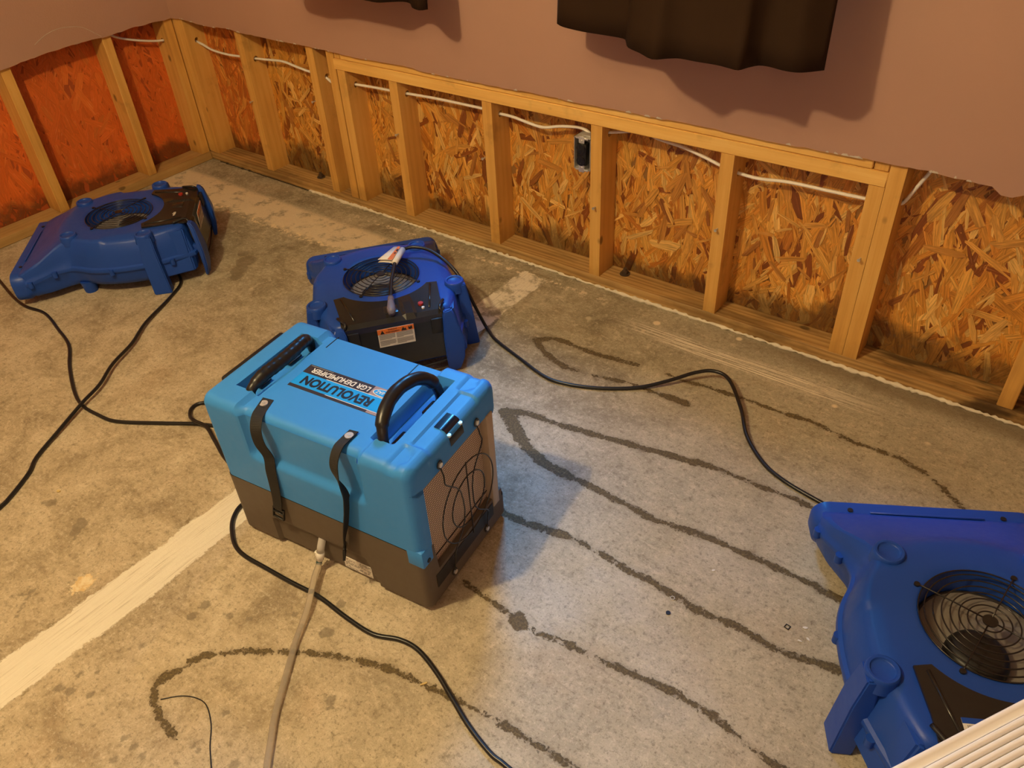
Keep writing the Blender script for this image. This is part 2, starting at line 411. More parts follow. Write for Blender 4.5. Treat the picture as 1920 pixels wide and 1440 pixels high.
M_LBLUE = plain('label_cyan', (.012, .33, .86), .35, vary=.03)
M_LDARK = plain('label_charcoal', (.040, .030, .034), .35, vary=.05)
M_LPINK = plain('label_greige', (.34, .25, .25), .35, vary=.15)
M_RED = plain('red_knob', (.42, .03, .02), .35)
M_CABLE = plain('white_cable_jacket', (.93, .89, .80), .42, vary=.04)
M_CREAM = plain('cream_plastic', (.86, .82, .81), .42, vary=.04, scale=8)
M_CAULK = plain('old_white_caulk', (.80, .72, .56), .8, vary=.25, scale=30, bump=.6, bscale=140)
M_CURT = None
def curtain_mat():
    t = NT('dark_brown_curtain_cloth'); p = t.obj()
    w = t.noise(t.mapping(p, (900, 900, 900)), 1, 2); n = t.noise(p, 5, 4)
    t.color(t.mix(n, (.024, .0115, .0050), (.038, .0185, .0080))); t.b.inputs['Roughness'].default_value = .85
    t.b.inputs['Specular IOR Level'].default_value = .15; t.bump(w, .2, .001); return t.m
M_CURT = curtain_mat()
def mesh_mat():
    t = NT('tan_filter_mesh'); p = t.obj(); x, y, z = t.sep(p)
    a = t.n('ShaderNodeTexWave', wave_type='BANDS', bands_direction='Y', i_Scale=62.0); t.l(t.mapping(p, (1, 1, .0), (0, 0, 0)), a.inputs[0])
    b = t.n('ShaderNodeTexWave', wave_type='BANDS', bands_direction='Z', i_Scale=50.0); t.l(p, b.inputs[0])
    m = t.math('MULTIPLY', t.smooth(a.outputs[1], .15, .5), t.smooth(b.outputs[1], .1, .45))
    t.color(t.mix(m, (.30, .20, .12), (.92, .74, .55))); t.b.inputs['Roughness'].default_value = .5
    t.b.inputs['Metallic'].default_value = .3; t.bump(m, .6, .002); return t.m
M_MESH = mesh_mat()
def clear(name, col, rough, alpha):
    t = NT(name); t.color(col); t.b.inputs['Roughness'].default_value = rough
    t.b.inputs['Transmission Weight'].default_value = alpha; t.b.inputs['IOR'].default_value = 1.35
    return t.m
M_HOSE = clear('clear_vinyl_hose', (.86, .78, .66), .22, .72)
M_PLUG = clear('clear_violet_plug', (.86, .74, .92), .12, .78)
M_SLEEVE = clear('braided_sleeve', (.80, .78, .74), .45, .35)
M_TEAL = plain('teal_collar', (.01, .09, .09), .35)
def glass_mat():
    t = NT('window_glass'); t.t.nodes.remove(t.b)
    out = t.t.nodes['Material Output']; tr = t.n('ShaderNodeBsdfTransparent'); gl = t.n('ShaderNodeBsdfGlossy'); gl.inputs['Roughness'].default_value = .02
    mx = t.n('ShaderNodeMixShader'); mx.inputs[0].default_value = .05
    t.l(tr.outputs[0], mx.inputs[1]); t.l(gl.outputs[0], mx.inputs[2]); t.l(mx.outputs[0], out.inputs[0]); return t.m
M_GLASS = glass_mat()
M_VINYL = plain('white_window_vinyl', (.78, .78, .76), .4)

# ================================================================== ROOM
RX, RY, RZ = 4.45, -4.6, 2.44
CUT = .60
# ---- floor with baked distance fields (metres) for its stains
GLUE = [
 (.0105, [(2.06,-.361),(2.106,-.322),(2.184,-.323),(2.258,-.323),(2.323,-.311),(2.381,-.304)]),
 (.0085, [(2.471,-.296),(2.513,-.297),(2.596,-.285),(2.686,-.276),(2.762,-.278),(2.874,-.269),(2.989,-.285),(3.104,-.282),(3.172,-.302),(3.23,-.347),(3.262,-.365)]),
 (.0115, [(2.069,-.365),(2.119,-.397),(2.182,-.419),(2.215,-.424)]),
 (.0075, [(2.231,-.423),(2.312,-.409),(2.403,-.387),(2.49,-.385)]),
 (.0150, [(2.502,-.384),(2.534,-.378),(2.573,-.382)]),
 (.0155, [(2.186,-.676),(2.225,-.655),(2.259,-.647)]),(.0125, [(2.259,-.647),(2.356,-.638),(2.457,-.616),(2.557,-.598),(2.653,-.58),(2.758,-.559)]),
 (.0085, [(2.758,-.559),(2.854,-.56),(2.969,-.554),(3.08,-.55)]),
 (.0190, [(2.189,-.680),(2.246,-.715),(2.29,-.742)]),(.0155, [(2.246,-.725),(2.311,-.755),(2.388,-.781),(2.471,-.786)]),
 (.0105, [(2.471,-.786),(2.531,-.783),(2.623,-.789),(2.723,-.791),(2.807,-.772),(2.92,-.769),(3.015,-.765),(3.15,-.77)]),
 (.0115, [(2.40,-.974),(2.465,-.967),(2.51,-.956),(2.564,-.948)]),(.0078, [(2.564,-.948),(2.605,-.945),(2.662,-.946)]),
 (.0100, [(2.662,-.946),(2.719,-.951),(2.796,-.95),(2.888,-.959),(2.978,-.951),(3.058,-.955),(3.2,-.925)]),
 (.0075, [(2.454,-1.178),(2.518,-1.184),(2.571,-1.188),(2.609,-1.193)]),(.0200, [(2.606,-1.190),(2.617,-1.196)]),
 (.0085, [(2.617,-1.195),(2.66,-1.189),(2.742,-1.176),(2.799,-1.169),(2.877,-1.159),(2.951,-1.148),(3.028,-1.152),(3.096,-1.165),(3.2,-1.18)]),
 (.0085, [(2.237,-1.758),(2.214,-1.759),(2.178,-1.752),(2.134,-1.737),(2.111,-1.719),(2.113,-1.696)]),
 (.0105, [(2.115,-1.688),(2.118,-1.676)]),(.0060, [(2.118,-1.681),(2.123,-1.653)]),(.0105, [(2.125,-1.648),(2.137,-1.624),(2.15,-1.608)]),
 (.0078, [(2.135,-1.623),(2.188,-1.571),(2.262,-1.522),(2.328,-1.482)]),(.0090, [(2.34,-1.475),(2.39,-1.452),(2.457,-1.429),(2.526,-1.413)]),
 (.0074, [(2.526,-1.413),(2.587,-1.404),(2.646,-1.396),(2.726,-1.384),(2.797,-1.383),(2.873,-1.376),(3.0,-1.36)]),
]
SPOTS = [(1.438,-1.588,.0055),(1.459,-1.576,.0125),(1.448,-1.583,.008),(1.589,-1.576,.017),(1.600,-1.594,.013),(1.618,-1.606,.0065),(1.575,-1.566,.009),
 (1.681,-1.743,.0076),(1.671,-1.762,.0066),(1.66,-1.775,.005),(2.035,-1.577,.0104),(2.035,-1.543,.0113),(2.101,-1.531,.0085),(2.141,-1.511,.0076),(2.011,-1.68,.0076),
 (1.957,-1.834,.0095),(1.982,-1.825,.0104),(2.023,-1.804,.0085),(1.965,-1.793,.0076),(1.991,-1.77,.0066),(2.275,-1.671,.0076),(2.188,-1.815,.0075),(2.218,-1.818,.0085),
 (2.16,-1.814,.0075),(2.18,-1.851,.0075),(2.093,-1.907,.0066),(2.301,-1.442,.0123),(2.308,-1.436,.010),(2.275,-1.372,.0104),(2.212,-1.446,.0076),(2.42,-1.538,.0104),(2.431,-1.551,.0066),
 (2.278,-1.749,.0057),(2.294,-1.749,.0057),(2.371,-1.727,.0095),(.93,-.585,.03),(.90,-.53,.035),(.96,-.62,.022),(.845,-.50,.02)]
def seg_dist(X, Y, P):
    D = np.full(X.shape, 9.0)
    for (ax, ay), (bx, by) in zip(P[:-1], P[1:]):
        dx, dy = bx - ax, by - ay; L2 = dx * dx + dy * dy + 1e-12
        tt = np.clip(((X - ax) * dx + (Y - ay) * dy) / L2, 0, 1)
        D = np.minimum(D, np.hypot(X - ax - tt * dx, Y - ay - tt * dy))
    return D
xs = np.concatenate([[-.02], np.arange(0, 3.62, .009), [3.8, 4.1, RX]]); ys = np.concatenate([[RY, -3.6, -2.8, -2.3], np.arange(-2.05, .004, .009), [.02]])
GX, GY = np.meshgrid(xs, ys); nx, ny = len(xs), len(ys)
gl = np.full(GX.shape, 1.0)
for hw, P in GLUE: gl = np.minimum(gl, seg_dist(GX, GY, P) - hw)
sp = np.full(GX.shape, 1.0)
for x, y, r in SPOTS: sp = np.minimum(sp, np.hypot(GX - x, (GY - y) * .9) - r)
sp = np.minimum(sp, seg_dist(GX, GY, [(1.72, -1.80), (1.695, -1.765), (1.68, -1.74)]) - .004)
st = np.maximum(np.abs(GX - 1.848 - .012 * np.sin(GY * 3.0)) - .052, np.maximum(-.05 + GY + .10, -2.3 - GY))
bl = np.hypot(GX - 1.757, (GY + 1.667) * .75) - .022
V = np.stack([GX.ravel(), GY.ravel(), np.zeros(GX.size)], 1)
idx = np.arange(nx * ny).reshape(ny, nx)
Fq = np.stack([idx[:-1, :-1].ravel(), idx[:-1, 1:].ravel(), idx[1:, 1:].ravel(), idx[1:, :-1].ravel()], 1)
def np_mesh(name, V, F):
    me = bpy.data.meshes.new(name); me.vertices.add(len(V)); me.vertices.foreach_set('co', np.asarray(V, np.float32).ravel())
    k = F.shape[1]; me.loops.add(F.size); me.loops.foreach_set('vertex_index', F.astype(np.int32).ravel())
    me.polygons.add(len(F)); me.polygons.foreach_set('loop_start', np.arange(0, F.size, k, dtype=np.int32))
    try: me.polygons.foreach_set('loop_total', np.full(len(F), k, dtype=np.int32))
    except Exception: pass
    me.update(calc_edges=True); me.validate(); return me
fm = np_mesh('floor', V, Fq)
for nm, arr in (('glue', gl), ('spots', sp), ('stripe', st), ('blob', bl)):
    a = fm.attributes.new(nm, 'FLOAT', 'POINT'); a.data.foreach_set('value', arr.astype(np.float32).ravel())
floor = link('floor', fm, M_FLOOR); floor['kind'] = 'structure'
floor['label'] = 'bare concrete slab with dark adhesive tracks and a white stripe'

# ---- painted drywall, cut off about 0.6 m above the slab
DRY_B = [(-.012,.604),(.085,.611),(.211,.603),(.28,.603),(.393,.61),(.423,.604),(.601,.602),(.701,.602),(.789,.603),(.929,.601),(1.069,.597),(1.271,.601),(1.343,.601),(1.388,.595),(1.583,.597),(1.715,.596),(1.838,.599),(1.901,.598),(1.994,.597),(2.099,.6),(2.155,.599),(2.233,.599),(2.391,.602),(2.514,.599),(2.611,.599),(2.741,.601),(2.818,.602),(2.894,.603),(2.937,.603),(2.972,.601),(3.019,.599),(3.045,.597),(3.072,.599),(3.094,.582),(3.116,.583),(3.137,.592),(3.3,.598),(3.6,.602),(RX,.60)]
DRY_L = [(RY,.60),(-3.0,.603),(-1.6,.597),(-1.1,.60),(-.9,.597),(-.725,.594),(-.691,.597),(-.664,.6),(-.572,.605),(-.539,.609),(-.346,.61),(-.314,.606),(-.28,.606),(-.196,.611),(-.089,.608),(.0,.605)]
WX0, WX1, WZ0, WZ1 = 1.22, 2.58, .96, 2.10
def densify(P, step, amp):
    out = []
    for (a, za), (b, zb) in zip(P[:-1], P[1:]):
        n = max(1, int(abs(b - a) / step))
        for k in range(n):
            t = k / n; out.append((a + (b - a) * t, za + (zb - za) * t + random.uniform(-amp, amp)))
    out.append(P[-1]); return out
def drywall(name, edge, mapf, holes=None, parent=None):
    """sheet of plasterboard hanging above a ragged lower edge; mapf(u, z, d) -> world"""
    T = .0127; E = densify(edge, .018, .0016); V = []; F = []; MI = []
    def quad(a, b, c, d, m): F.append((a, b, c, d)); MI.append(m)
    cols = [e for e in E]
    us = sorted(set([e[0] for e in cols] + ([holes[0], holes[1]] if holes else [])))
    def zlow(u): return float(np.interp(u, [e[0] for e in E], [e[1] for e in E]))
    lv = [None, CUT + .12, WZ0, WZ1, RZ] if holes else [None, CUT + .12, RZ]
    grid = {}
    for i, u in enumerate(us):
        for j, z in enumerate(lv):
            for s in (0, 1):
                zz = zlow(u) + (s * .0025 * random.random() if z is None else 0) if z is None else z
                V.append(mapf(u, zz, T if s == 0 else 0.0)); grid[i, j, s] = len(V) - 1
    for i in range(len(us) - 1):
        for j in range(len(lv) - 1):
            if holes and us[i] >= holes[0] - 1e-6 and us[i + 1] <= holes[1] + 1e-6 and j == 2: continue
            quad(grid[i, j, 0], grid[i + 1, j, 0], grid[i + 1, j + 1, 0], grid[i, j + 1, 0], 0)
            quad(grid[i, j, 1], grid[i, j + 1, 1], grid[i + 1, j + 1, 1], grid[i + 1, j, 1], 1)
        quad(grid[i, 0, 0], grid[i, 0, 1], grid[i + 1, 0, 1], grid[i + 1, 0, 0], 1)
    o = mk(name, V, F, None, parent); o.data.materials.append(M_PAINT); o.data.materials.append(M_GYPSUM)
    o.data.polygons.foreach_set('material_index', MI)
    return o
wall_back = drywall('wall_back', DRY_B, lambda u, z, d: (u, -d, z), holes=(WX0, WX1)); wall_back['kind'] = 'structure'
wall_back['label'] = 'mauve-brown back wall with the lower drywall cut away to studs'
wall_left = drywall('wall_left', DRY_L, lambda u, z, d: (d, u, z)); wall_left['kind'] = 'structure'
wall_left['label'] = 'mauve-brown left wall opened at the bottom over red board'
for nm, V4 in (('wall_right', [(RX, 0, 0), (RX, RY, 0), (RX, RY, RZ), (RX, 0, RZ)]), ('wall_front', [(RX, RY, 0), (0, RY, 0), (0, RY, RZ), (RX, RY, RZ)])):
    o = mk(nm, V4, [(0, 1, 2, 3)], M_PAINT); o['kind'] = 'structure'
o = mk('ceiling', [(-.1, RY, RZ), (RX, RY, RZ), (RX, .1, RZ), (-.1, .1, RZ)], [(3, 2, 1, 0)], M_CEIL); o['kind'] = 'structure'

V = []; F = []
for k in range(46):
    u = random.uniform(.02, 3.5); z = float(np.interp(u, [p[0] for p in DRY_B], [p[1] for p in DRY_B])); w = random.uniform(.004, .028); i = len(V)
    V += [(u, -.0131, z - .001), (u + w, -.0131, z - .001), (u + w * .7, -.0138, z + random.uniform(.0015, .006)), (u + w * .2, -.0138, z + random.uniform(.001, .005))]; F.append((i, i + 1, i + 2, i + 3))
o = mk('torn_paper_edge', V, F, M_GYPSUM, wall_back); o['kind'] = 'stuff'
tube('paper_scratch', [(.0134, y, z) for y, z in ((-.575, .645), (-.52, .668), (-.46, .675), (-.39, .662), (-.345, .630), (-.322, .611))], .0007, M_GYPSUM, wall_left, 5, False, 5)

# ---- framing
def stud_bm(w, d, h, hole=None, hr=.0115):
    """upright 2x4: x in 0..w, y in 0..d, z in 0..h, drilled through x at hole=(y, z)"""
    bm = bmesh.new(); n = 14
    if hole is None:
        add_box(bm, (0, 0, 0), (w, d, h), .0022, 1); return bm
    loops = []
    for x in (0, w):
        o4 = [bm.verts.new((x, y, z)) for y, z in ((0, 0), (d, 0), (d, h), (0, h))]
        hv = [bm.verts.new((x, hole[0] + hr * math.cos(2 * math.pi * k / n), hole[1] + hr * math.sin(2 * math.pi * k / n))) for k in range(n)]
        es = [bm.edges.new((o4[i], o4[(i + 1) % 4])) for i in range(4)] + [bm.edges.new((hv[i], hv[(i + 1) % n])) for i in range(n)]
        bmesh.ops.triangle_fill(bm, use_beauty=True, edges=es); loops.append((o4, hv))
    (a, ah), (b, bh) = loops
    for i in range(4): bm.faces.new((a[i], a[(i + 1) % 4], b[(i + 1) % 4], b[i]))
    for i in range(n): bm.faces.new((ah[i], bh[i], bh[(i + 1) % n], ah[(i + 1) % n]))
    return bm
PW, PD, SZ = .038, .089, .038
SILL = .5365
def screw_on(stud, lx, z):
    bm = bmesh.new(); add_disc(bm, (lx, -.006, z), .0022, .014, 8, 'Y'); add_disc(bm, (lx, -.0135, z), .0042, .0025, 12, 'Y')
    mkbm('screw', bm, M_STEEL, stud, True, 40)
HY = .045
studs = [  # x, top, hole z (world) or None, screw (dx, z)
 (-.0125, 2.40, None, None),
 (.0265, 2.40, .514, None), (.3978, 2.40, .489, (.012, .331)), (.8056, 2.40, .482, (-.004, .398)), (.9125, 2.40, .479, None), (.9570, SILL, .477, None),
 (1.2098, SILL, .485, (.013, .353)), (1.6162, SILL, .488, (-.003, .349)), (2.0235, SILL, .503, (.02, .281)), (2.4310, SILL, .473, (.015, .317)),
 (2.8150, SILL, .479, (.023, .341)), (2.8540, 2.40, .492, None), (3.2444, 2.40, None, None), (3.651, 2.40, None, None), (4.057, 2.40, None, None)]
for x, top, hz, scr in studs:
    o = mkbm('stud', stud_bm(PW, PD, top - SZ, None if hz is None else (HY, hz - SZ)), M_STUD, wall_back); o.location = (x, 0, SZ)
    if scr: screw_on(o, scr[0], scr[1] - SZ)
def board(name, lo, hi, mat, parent, r=.0025):
    c = [(a + b) / 2 for a, b in zip(lo, hi)]
    o = box(name, [a - k for a, k in zip(lo, c)], [a - k for a, k in zip(hi, c)], mat, parent, r, 1); o.location = c; return o
sole = board('sole_plate', (-.089, -.001, .0005), (RX, PD, SZ), M_SOLE, wall_back)
board('sill_plate', (.944, -.0015, SILL), (2.8535, PD, SILL + .038), M_PLATE, wall_back)
board('sill_plate', (.984, -.0005, SILL + .0388), (2.8145, PD, SILL + .0765), M_PLATE, wall_back)
board('stud_offcut', (2.8165, .001, SILL + .0385), (2.8525, PD, SILL + .40), M_STUD, wall_back)
board('stud_offcut', (.952, .001, SILL + .0385), (.9825, PD, SILL + .40), M_STUD, wall_back)
for bx in ((2.125, .068), (.665, .072)):
    bm = bmesh.new(); add_disc(bm, (bx[0], bx[1] - .01, SZ + .0015), .017, .003, 20); add_disc(bm, (bx[0], bx[1] - .01, SZ + .008), .0105, .011, 6); add_disc(bm, (bx[0], bx[1] - .01, SZ + .016), .006, .012, 12)
    o = mkbm('anchor_bolt', bm, M_RUST, wall_back, True, 40)
# left wall: studs lie across x
for y, top, hz in ((-.721, 2.4, None), (-.318, 2.4, None), (-.045, 2.4, .520), (-1.127, 2.4, None), (-1.534, 2.4, None)):
    bm = stud_bm(PW, PD, top - SZ, None if hz is None else (.045, hz - SZ))
    bmesh.ops.rotate(bm, verts=bm.verts[:], cent=(0, 0, 0), matrix=Matrix.Rotation(math.pi / 2, 3, 'Z'))   # x->y, y->-x
    o = mkbm('stud', bm, M_STUD, wall_left); o.location = (0, y, SZ)
board('sole_plate', (-PD, RY, .0005), (.001, -.0015, SZ), M_SOLEY, wall_left)

# ---- strand board: layered wooden strands, each a real flake
def flake_outline(L, W):
    n = []
    j = lambda a: random.uniform(-a, a)
    e1, e2 = random.uniform(0, .25) * L, random.uniform(0, .25) * L
    n += [(-L / 2 + e1, -W / 2 + j(.1 * W)), (j(.2) * L, -W / 2 + j(.12 * W)), (L / 2 - e2, -W / 2 * random.uniform(.5, 1)), (L / 2, j(.3 * W)), (L / 2 - random.uniform(0, .2) * L, W / 2 * random.uniform(.6, 1)),
          (j(.2) * L, W / 2 + j(.12 * W)), (-L / 2 + random.uniform(0, .25) * L, W / 2 * random.uniform(.5, 1)), (-L / 2, j(.3 * W))]
    return n
def strands(name, u0, u1, z0, z1, n, mapf, palette_of, mat, parent, tilt=.045, size=1.0, dmax=.0022):
    V = []; F = []; tint = []; grain = []
    for k in range(n):
        L = random.choice((random.uniform(.05, .10), random.uniform(.08, .17))) * size; W = random.uniform(.006, .026) * size * (L / .09) ** .35
        cu, cz = random.uniform(u0, u1), random.uniform(z0, z1)
        a = random.gauss(math.pi / 2, .50); ca, sa = math.cos(a), math.sin(a)
        base = random.uniform(0, dmax) * (k / n) ** .5; tu, tv = random.gauss(0, tilt * .5), random.gauss(0, tilt)
        col = random.choice(palette_of(cu)); br = random.uniform(.90, 1.08) if palette_of is PALR else random.uniform(.82, 1.14); gx, gy = random.uniform(0, 60), random.uniform(0, 60)
        i0 = len(V); pts = flake_outline(L, W)
        for x, y in pts:
            V.append(mapf(min(max(cu + x * ca - y * sa, u0), u1), min(max(cz + x * sa + y * ca, z0), z1), base + x * tu * .3 + y * tv + .0006))
            grain.append((x + gx, y + gy, 0.0)); tint.append((col[0] * br, col[1] * br, col[2] * br, 1))
        F.append(tuple(range(i0, i0 + len(pts))))
    o = mk(name, V, F, mat, parent); me = o.data
    ca_ = me.color_attributes.new('tint', 'FLOAT_COLOR', 'POINT'); ca_.data.foreach_set('color', np.array(tint, np.float32).ravel())
    ga = me.attributes.new('grain', 'FLOAT_VECTOR', 'POINT'); ga.data.foreach_set('vector', np.array(grain, np.float32).ravel())
    o['kind'] = 'stuff'; return o
PALR = lambda u: RED
def pal_back(u):
    if u < .41: return MID
    return TAN
board_b1 = board('strand_board', (-.10, PD + .0005, .0), (1.62, PD + .012, 2.4), M_OSB_BASE, wall_back, 0)
board_b2 = board('strand_board', (1.625, PD + .0005, .0), (RX, PD + .012, 2.4), M_OSB_BASE, wall_back, 0)
# window cut through the boards is outside the frame: rebuild the boards as lower sheets only
for o, (a, b) in ((board_b1, (-.10, 1.62)), (board_b2, (1.625, RX))):
    for v in o.data.vertices: v.co.z = v.co.z * (.47 / 1.2)
    o.location.z = .47
for a_, b_, c_, d_ in ((-.10, 1.20, 1.0, RZ), (2.60, RX, 1.0, RZ), (1.20, 2.60, 2.12, RZ), (-.10, 1.20, .94, 1.0), (2.60, RX, .94, 1.0)): board('strand_board', (a_, PD + .0005, c_), (b_, PD + .012, d_), M_OSB_BASE, wall_back, 0)
mapB = lambda u, z, d: (u, PD - d, z)
s1 = strands('strand_layer', 0.0, 3.9, SZ - .004, .66, 6400, mapB, pal_back, M_OSB, wall_back, size=1.08)
s1['label'] = 'thousands of pressed wood strands'
mapL = lambda u, z, d: (-PD + d, u, z)
board('strand_board', (-PD - .012, RY, 0), (-PD - .0005, .1, 1.0), M_OSB_BASE_RED, wall_left, 0)
strands('strand_layer', -1.6, .085, SZ - .004, .66, 2300, mapL, PALR, M_OSB_RED, wall_left, tilt=.02)
# the larger single strands that lie on top and can be told apart
protos = []
for k in range(14):
    L = .085; W = random.uniform(.008, .021); pts = flake_outline(L, W); me = bpy.data.meshes.new('strand')
    n = len(pts); Vv = [(x, y, .0006) for x, y in pts] + [(x, y, -.0004) for x, y in pts]
    Fv = [tuple(range(n))] + [(i, i + n, (i + 1) % n + n, (i + 1) % n) for i in range(n)]
    me.from_pydata(Vv, [], Fv); me.update(); me.materials.append(M_STRAND); protos.append(me)
bays = [(.44, .80), (1.0, 1.21), (1.25, 1.61), (1.66, 2.02), (2.065, 2.43), (2.47, 2.81), (2.895, 3.24), (3.285, 3.45)]
for k in range(285):
    a0, a1 = random.choice(bays); me = random.choice(protos); o = bpy.data.objects.new('strand', me); COL.objects.link(o); o.parent = wall_back
    ang = random.gauss(math.pi / 2, .75); s = random.uniform(.55, 1.35)
    ex = abs(math.cos(ang)) * .045 * s + .010; u = random.uniform(min(a0 + ex, (a0 + a1) / 2), max(a1 - ex, (a0 + a1) / 2)); z = random.uniform(.10, .53)
    R = Matrix.Rotation(math.pi / 2, 4, 'X') @ Matrix.Rotation(ang, 4, 'Z') @ Matrix.Rotation(random.gauss(0, .035), 4, 'X') @ Matrix.Rotation(random.gauss(0, .012), 4, 'Y')
    o.matrix_local = Matrix.Translation((u, PD - .0026 - random.uniform(0, .0012), z)) @ R @ Matrix.Diagonal((s, s * random.uniform(.7, 1.4), 1, 1))
# crumbly caulk bead left along the sole plate
P = []; Rr = []
x = .66
while x < 3.7:
    P.append((x, -.0045 + random.uniform(-.0022, .0022), .0035 + random.uniform(-.001, .002))); Rr.append(max(.0015, random.gauss(.0052, .0014) + .0012 * math.sin(x * 9)))
    x += .009
tube('caulk_bead', P, Rr, M_CAULK, wall_back, 7)
P = []; Rr = []; x = .06
while x < .66:
    P.append((x, -.004 + random.uniform(-.0012, .0012), .002)); Rr.append(.0018 + (random.random() < .10) * .003); x += .012
tube('caulk_bead', P, Rr, plain('dark_seam', (.05, .035, .02), .9), wall_back, 6)

# ---- window, curtains and rod (window itself is above the frame, its daylight falls through the gap)
win = empty('window_1'); win['kind'] = 'structure'; win['label'] = 'window behind the two dark curtains'
def frame(name, x0, x1, z0, z1, y0, y1, t, mat, parent):
    bm = bmesh.new()
    add_box(bm, (x0, y0, z0), (x0 + t, y1, z1), .002, 1); add_box(bm, (x1 - t, y0, z0), (x1, y1, z1), .002, 1)
    add_box(bm, (x0 + t, y0, z0), (x1 - t, y1, z0 + t), .002, 1); add_box(bm, (x0 + t, y0, z1 - t), (x1 - t, y1, z1), .002, 1)
    return mkbm(name, bm, mat, parent)
frame('window_frame', WX0, WX1, WZ0, WZ1, -.012, .10, .04, M_VINYL, win)
for a, b in ((WX0 + .04, 1.91), (1.89, WX1 - .04)):
    frame('sash', a, b, WZ0 + .04, WZ1 - .04, .03 if a < 1.5 else .055, .05 if a < 1.5 else .075, .035, M_VINYL, win)
    box('pane', (a + .035, .040 if a < 1.5 else .065, WZ0 + .075), (b - .035, .044 if a < 1.5 else .069, WZ1 - .075), M_GLASS, win)
rod = tube('curtain_rod', [(.75, -.095, 2.20), (3.05, -.095, 2.20)], .010, M_BLK, None, 14)
tag(rod, 'black rod above the window carrying both dark brown curtains', 'curtain rod')
for xx in (.76, 1.80, 3.04):
    bm = bmesh.new(); add_box(bm, (xx - .006, -.095, 2.185), (xx + .006, -.0135, 2.195), .001, 1); add_box(bm, (xx - .012, -.0165, 2.16), (xx + .012, -.0128, 2.235), .001, 1); mkbm('bracket', bm, M_BLK, rod)
def curtain(name, prof, label, top_scale=.78, z0=.845, z1=2.23, group=None):
    P = smooth_path([(x, y, 0) for x, y in prof], 3); n = len(P); V = []; F = []; rows = 28
    cx = sum(p.x for p in P) / n
    for j in range(rows + 1):
        t = j / rows; z = z0 + (z1 - z0) * t; k = t ** .8
        for i, p in enumerate(P):
            s = i / (n - 1); yt = -.13 - .022 * math.sin(s * 44)
            fold = (p.y + .20); y = (p.y) * (1 - k) + (yt + fold * .15) * k
            x = p.x + (cx - p.x) * (1 - top_scale) * k * .25
            V.append((x, y, z))
    for j in range(rows):
        for i in range(n - 1): F.append((j * n + i, j * n + i + 1, (j + 1) * n + i + 1, (j + 1) * n + i))
    o = mk(name, V, F, M_CURT, None, True); md = o.modifiers.new('thick', 'SOLIDIFY'); md.thickness = .0018
    return tag(o, label, 'curtain')
C2 = [(2.007,-.145),(2.039,-.164),(2.104,-.177),(2.169,-.179),(2.225,-.183),(2.245,-.204),(2.272,-.24),(2.318,-.265),(2.364,-.292),(2.393,-.271),(2.416,-.259),(2.457,-.262),(2.505,-.263),(2.536,-.27),(2.561,-.274),(2.572,-.248),(2.586,-.225),(2.61,-.223),(2.641,-.232),(2.667,-.233),(2.688,-.222),(2.716,-.192)]
C1 = [(.942,-.162),(.969,-.187),(1.03,-.196),(1.078,-.2),(1.171,-.183),(1.269,-.185),(1.347,-.188),(1.408,-.192),(1.438,-.174),(1.473,-.152),(1.508,-.158),(1.545,-.19),(1.585,-.204),(1.600,-.185)]
curtain('curtain', C2, 'wide dark brown curtain hanging at the top right of the back wall')
curtain('curtain', C1, 'dark brown curtain hem peeking in at the top edge, left of the wide curtain')

# ---- cables through the studs
def world_path(P, y): return [(a, y if len(p) == 2 else p[1], p[-1]) for p in P for a in (p[0],)]
def cable(label, P):
    o = tube('electrical_cable', P, .0057, M_CABLE, None, 8, False, 6, squash=.8); return tag(o, label, 'cable')
cable('white cable threaded through stud holes from the corner to the outlet box',
      [(-.03, HY, .520), (.013, HY, .514), (.077, HY + .006, .499), (.159, HY, .485), (.264, HY - .004, .483), (.337, HY, .485), (.41, HY, .489), (.502, HY, .4955), (.60, HY, .5025), (.673, HY, .494), (.749, HY, .486), (.825, HY, .481), (.885, HY - .012, .470), (.93, HY, .479), (.97, HY, .4765), (1.082, HY, .481), (1.161, HY, .483), (1.229, HY, .485), (1.386, HY, .491), (1.581, HY, .492), (1.635, HY, .488), (1.70, HY, .487), (1.762, HY, .479), (1.819, HY, .475), (1.883, HY, .490), (1.942, HY, .499), (1.972, HY - .002, .499), (1.990, HY - .003, .492), (1.995, HY - .003, .483)])
cable('white cable running from behind the outlet stud rightward to the doubled studs',
      [(2.0, HY, .500), (2.045, HY, .503), (2.09, HY, .512), (2.134, HY - .002, .523), (2.18, HY, .525), (2.229, HY, .516), (2.297, HY, .509), (2.364, HY, .494), (2.413, HY, .481), (2.450, HY, .473), (2.523, HY, .468), (2.609, HY, .477), (2.722, HY, .478), (2.807, HY, .479), (2.83, HY, .479)])
cable('thin white cable slanting up behind the drywall right of the doubled studs',
      [(2.86, HY, .478), (2.878, HY, .483), (2.895, HY, .492), (2.915, HY, .537), (2.934, HY, .58), (2.96, HY, .64)])
cable('white cable on the red left wall entering the corner post',
      [(-.045, -.30, .65), (-.045, -.254, .592), (-.045, -.191, .561), (-.045, -.104, .533), (-.045, -.047, .521), (-.045, -.02, .520)])

